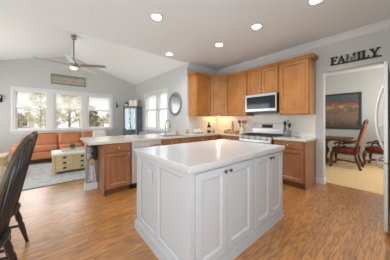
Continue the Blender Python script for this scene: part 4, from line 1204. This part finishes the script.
for i in range(n+1):
    u = i/n; x = -2.62+1.34*u; row = []
    for (yy, zz) in ((-1.57, 0.62), (-1.565, 0.70), (-1.54, 0.79), (-1.49, 0.815), (-1.40, 0.818), (-1.33, 0.81), (-1.305, 0.77)):
        row.append(b.bm.verts.new((x, yy-0.006*math.sin(u*19), zz+0.008*math.sin(u*26)+0.006)))
    g.append(row)
for i in range(n):
    for j in range(6):
        f = b.bm.faces.new((g[i][j], g[i+1][j], g[i+1][j+1], g[i][j+1])); f.smooth = True
o = b.build('throw_blanket', 'mauve'); sm = o.modifiers.new('thickness', 'SOLIDIFY'); sm.thickness = 0.012; sm.offset = 1
tag(o, 'mauve throw blanket folded over the back of the pale loveseat', 'blanket')

# ================================================================== DINING ROOM
t = thing('dining_table', 'dark walnut dining table seen through the wall opening', 'table', (2.22, 2.05, 0.0045))
MB().box(-0.85, 0.72, -0.52, 0.52, 0.725, 0.775, 0.012, 3).build('tabletop', 'darkwood', t)
MB().box(-0.75, 0.26, -0.44, 0.44, 0.65, 0.725, 0.01, 2).build('apron', 'darkwood', t)
for x in (-0.42, 0.12):
    b = MB(); b.lathe([(0.09, 0.08), (0.11, 0.14), (0.07, 0.22), (0.12, 0.36), (0.13, 0.44), (0.07, 0.54), (0.11, 0.65)], (x, 0, 0), 18)
    b.box(x-0.08, x+0.08, -0.40, 0.40, 0.0, 0.09, 0.02, 2)
    b.build('pedestal', 'darkwood', t)
MB().box(-0.42, 0.12, -0.035, 0.035, 0.13, 0.19, 0.008, 2).build('stretcher', 'darkwood', t)

def carved_chair(label, loc, rotz):
    """front faces -y; seat 0.56 wide"""
    t = thing('dining_chair', label, 'chair', loc, rotz, 'carved dining chairs')
    w = 0.54
    MB().cushion(-w/2, w/2, -0.50, 0.02, 0.42, 0.53, 0.45).build('seat', 'redleather', t)
    MB().box(-w/2+0.01, w/2-0.01, -0.48, 0.02, 0.36, 0.43, 0.01, 2).build('seat_rail', 'darkwood', t)
    for s in (-1, 1):
        MB().tube([(s*(w/2-0.02), -0.45, 0.42), (s*(w/2+0.015), -0.475, 0.33), (s*(w/2), -0.49, 0.22), (s*(w/2-0.025), -0.475, 0.10), (s*(w/2-0.005), -0.50, 0.03), (s*(w/2), -0.515, 0.0)],
                  [0.038, 0.046, 0.030, 0.022, 0.030, 0.034], 10).build('leg', 'darkwood', t)
        MB().tube([(s*(w/2-0.03), 0.0, 0.42), (s*(w/2-0.03), 0.01, 0.25), (s*(w/2-0.03), 0.06, 0.10), (s*(w/2-0.03), 0.09, 0.0)], [0.034, 0.030, 0.026, 0.030], 10).build('leg', 'darkwood', t)
        MB().tube([(s*(w/2-0.03), 0.0, 0.42), (s*(w/2-0.03), 0.02, 0.62), (s*(w/2-0.03), 0.09, 0.92), (s*(w/2-0.03), 0.16, 1.20), (s*(w/2-0.03), 0.175, 1.25)], [0.032, 0.028, 0.028, 0.030, 0.022], 10).build('back_post', 'darkwood', t)
        MB().tube([(s*(w/2-0.02), 0.04, 0.71), (s*(w/2+0.01), -0.10, 0.67), (s*(w/2+0.02), -0.26, 0.645), (s*(w/2+0.02), -0.37, 0.665), (s*(w/2+0.02), -0.42, 0.64), (s*(w/2+0.02), -0.40, 0.60)],
                  [0.022, 0.022, 0.024, 0.028, 0.026, 0.014], 10).build('arm', 'darkwood', t)
        MB().tube([(s*(w/2+0.01), -0.30, 0.65), (s*(w/2+0.01), -0.34, 0.58), (s*(w/2), -0.28, 0.52), (s*(w/2-0.01), -0.30, 0.43)], [0.020, 0.026, 0.020, 0.022], 8).build('arm_support', 'darkwood', t)
    b = MB(); b.box(-w/2+0.05, w/2-0.05, -0.03, 0.03, 0.0, 0.58, 0.02, 2, Matrix.Translation((0, 0.03, 0.60)) @ Matrix.Rotation(R(-13), 4, 'X'))
    b.build('backrest', 'chairback', t)
    b = MB(); b.tube([(-w/2+0.03, 0.165, 1.21), (-w/4, 0.175, 1.25), (0, 0.178, 1.27), (w/4, 0.175, 1.25), (w/2-0.03, 0.165, 1.21)], 0.026, 10)
    b.build('crest_rail', 'darkwood', t)
    b = MB(); b.tube([(-w/2+0.03, -0.47, 0.13), (-0.1, -0.40, 0.15), (0, -0.24, 0.16), (0.1, -0.40, 0.15), (w/2-0.03, -0.47, 0.13)], 0.018, 8)
    b.tube([(0, -0.24, 0.16), (0, 0.05, 0.14)], 0.018, 8); b.tube([(-w/2+0.03, 0.05, 0.13), (w/2-0.03, 0.05, 0.13)], 0.018, 8)
    b.build('stretcher', 'darkwood', t)
    return t
ch = carved_chair('carved walnut armchair with oxblood seat drawn up to the dining table', (3.05, 2.06, 0.0045), -Q)
dup(ch, (3.66, 2.75, 0.0045), -Q-0.15, 'carved dining chair half hidden behind the refrigerator handle')

# ================================================================== BLACK WINDSOR CHAIRS (front faces -y)
def windsor(label, loc, rotz):
    t = thing('windsor_chair', label, 'chair', loc, rotz, 'black windsor chairs')
    b = MB(); pl = []
    for k in range(24):
        a = 2*PI*k/24; x = 0.235*math.copysign(abs(math.cos(a))**0.7, math.cos(a)); y = 0.215*math.copysign(abs(math.sin(a))**0.7, math.sin(a))
        pl.append((x*(1.0-0.10*(y/0.215)), y-0.215))
    b.prism(pl, 0.425, 0.465, 'xy'); bmesh.ops.bevel(b.bm, geom=[e for e in b.bm.edges if abs(e.verts[0].co.z-e.verts[1].co.z) < 1e-6], offset=0.012, segments=2, affect='EDGES')
    b.build('seat', 'blacksatin', t)
    for sx in (-1, 1):
        for yb, yf in ((-0.06, 0.01), (-0.36, -0.43)):
            top = Vector((sx*0.13, yb, 0.43)); bot = Vector((sx*0.235, yf, 0.0))
            pts = [top.lerp(bot, u) for u in (0, 0.12, 0.35, 0.42, 0.5, 0.9, 1.0)]
            MB().tube(pts, [0.014, 0.019, 0.024, 0.017, 0.023, 0.015, 0.014], 10).build('leg', 'blacksatin', t)
    b = MB()
    for sx in (-1, 1): b.tube([(sx*0.195, -0.005, 0.20), (sx*0.198, -0.20, 0.21), (sx*0.195, -0.395, 0.20)], [0.010, 0.017, 0.010], 8)
    b.tube([(-0.196, -0.20, 0.21), (0, -0.20, 0.21), (0.196, -0.20, 0.21)], [0.010, 0.017, 0.010], 8)
    b.build('stretcher', 'blacksatin', t)
    # back: bent hoop and spindles, leaning back
    def bp(x, v):   # point of the leaning back at height fraction v
        return Vector((x, -0.04+0.15*v-0.5*x*x, 0.455+0.69*v))
    pts = []
    for k in range(25):
        a = PI*k/24; c_, s_ = math.cos(a), math.sin(a)
        v = s_**0.62 if s_ > 1e-6 else 0.0
        x = -0.228*math.copysign(abs(c_)**0.75, c_)
        x *= 0.86+0.14*min(1, v/0.5)
        pts.append(bp(x, v))
    MB().tube(pts, [0.016]*25, 10).build('hoop', 'crest', t)
    for k in range(7):
        x = -0.144+k*0.048; cc = (abs(x)*1.22/0.228)**(1/0.75); vt = (max(0.0, 1-cc*cc)**0.5)**0.62
        MB().tube([bp(x, 0), bp(x*1.05, vt*0.25), bp(x*1.13, vt*0.6), bp(x*1.22, vt)], [0.008, 0.011, 0.009, 0.007], 8).build('spindle', 'blacksatin', t)
    return t
wc = windsor('black hoop-back windsor chair, the farther of the two at the left edge', (1.473, -4.325, 0.0005), R(-6.0))
dup(wc, (1.985, -4.325, 0.0005), R(-6.0), 'nearest black hoop-back windsor chair, mostly cut by the left edge')
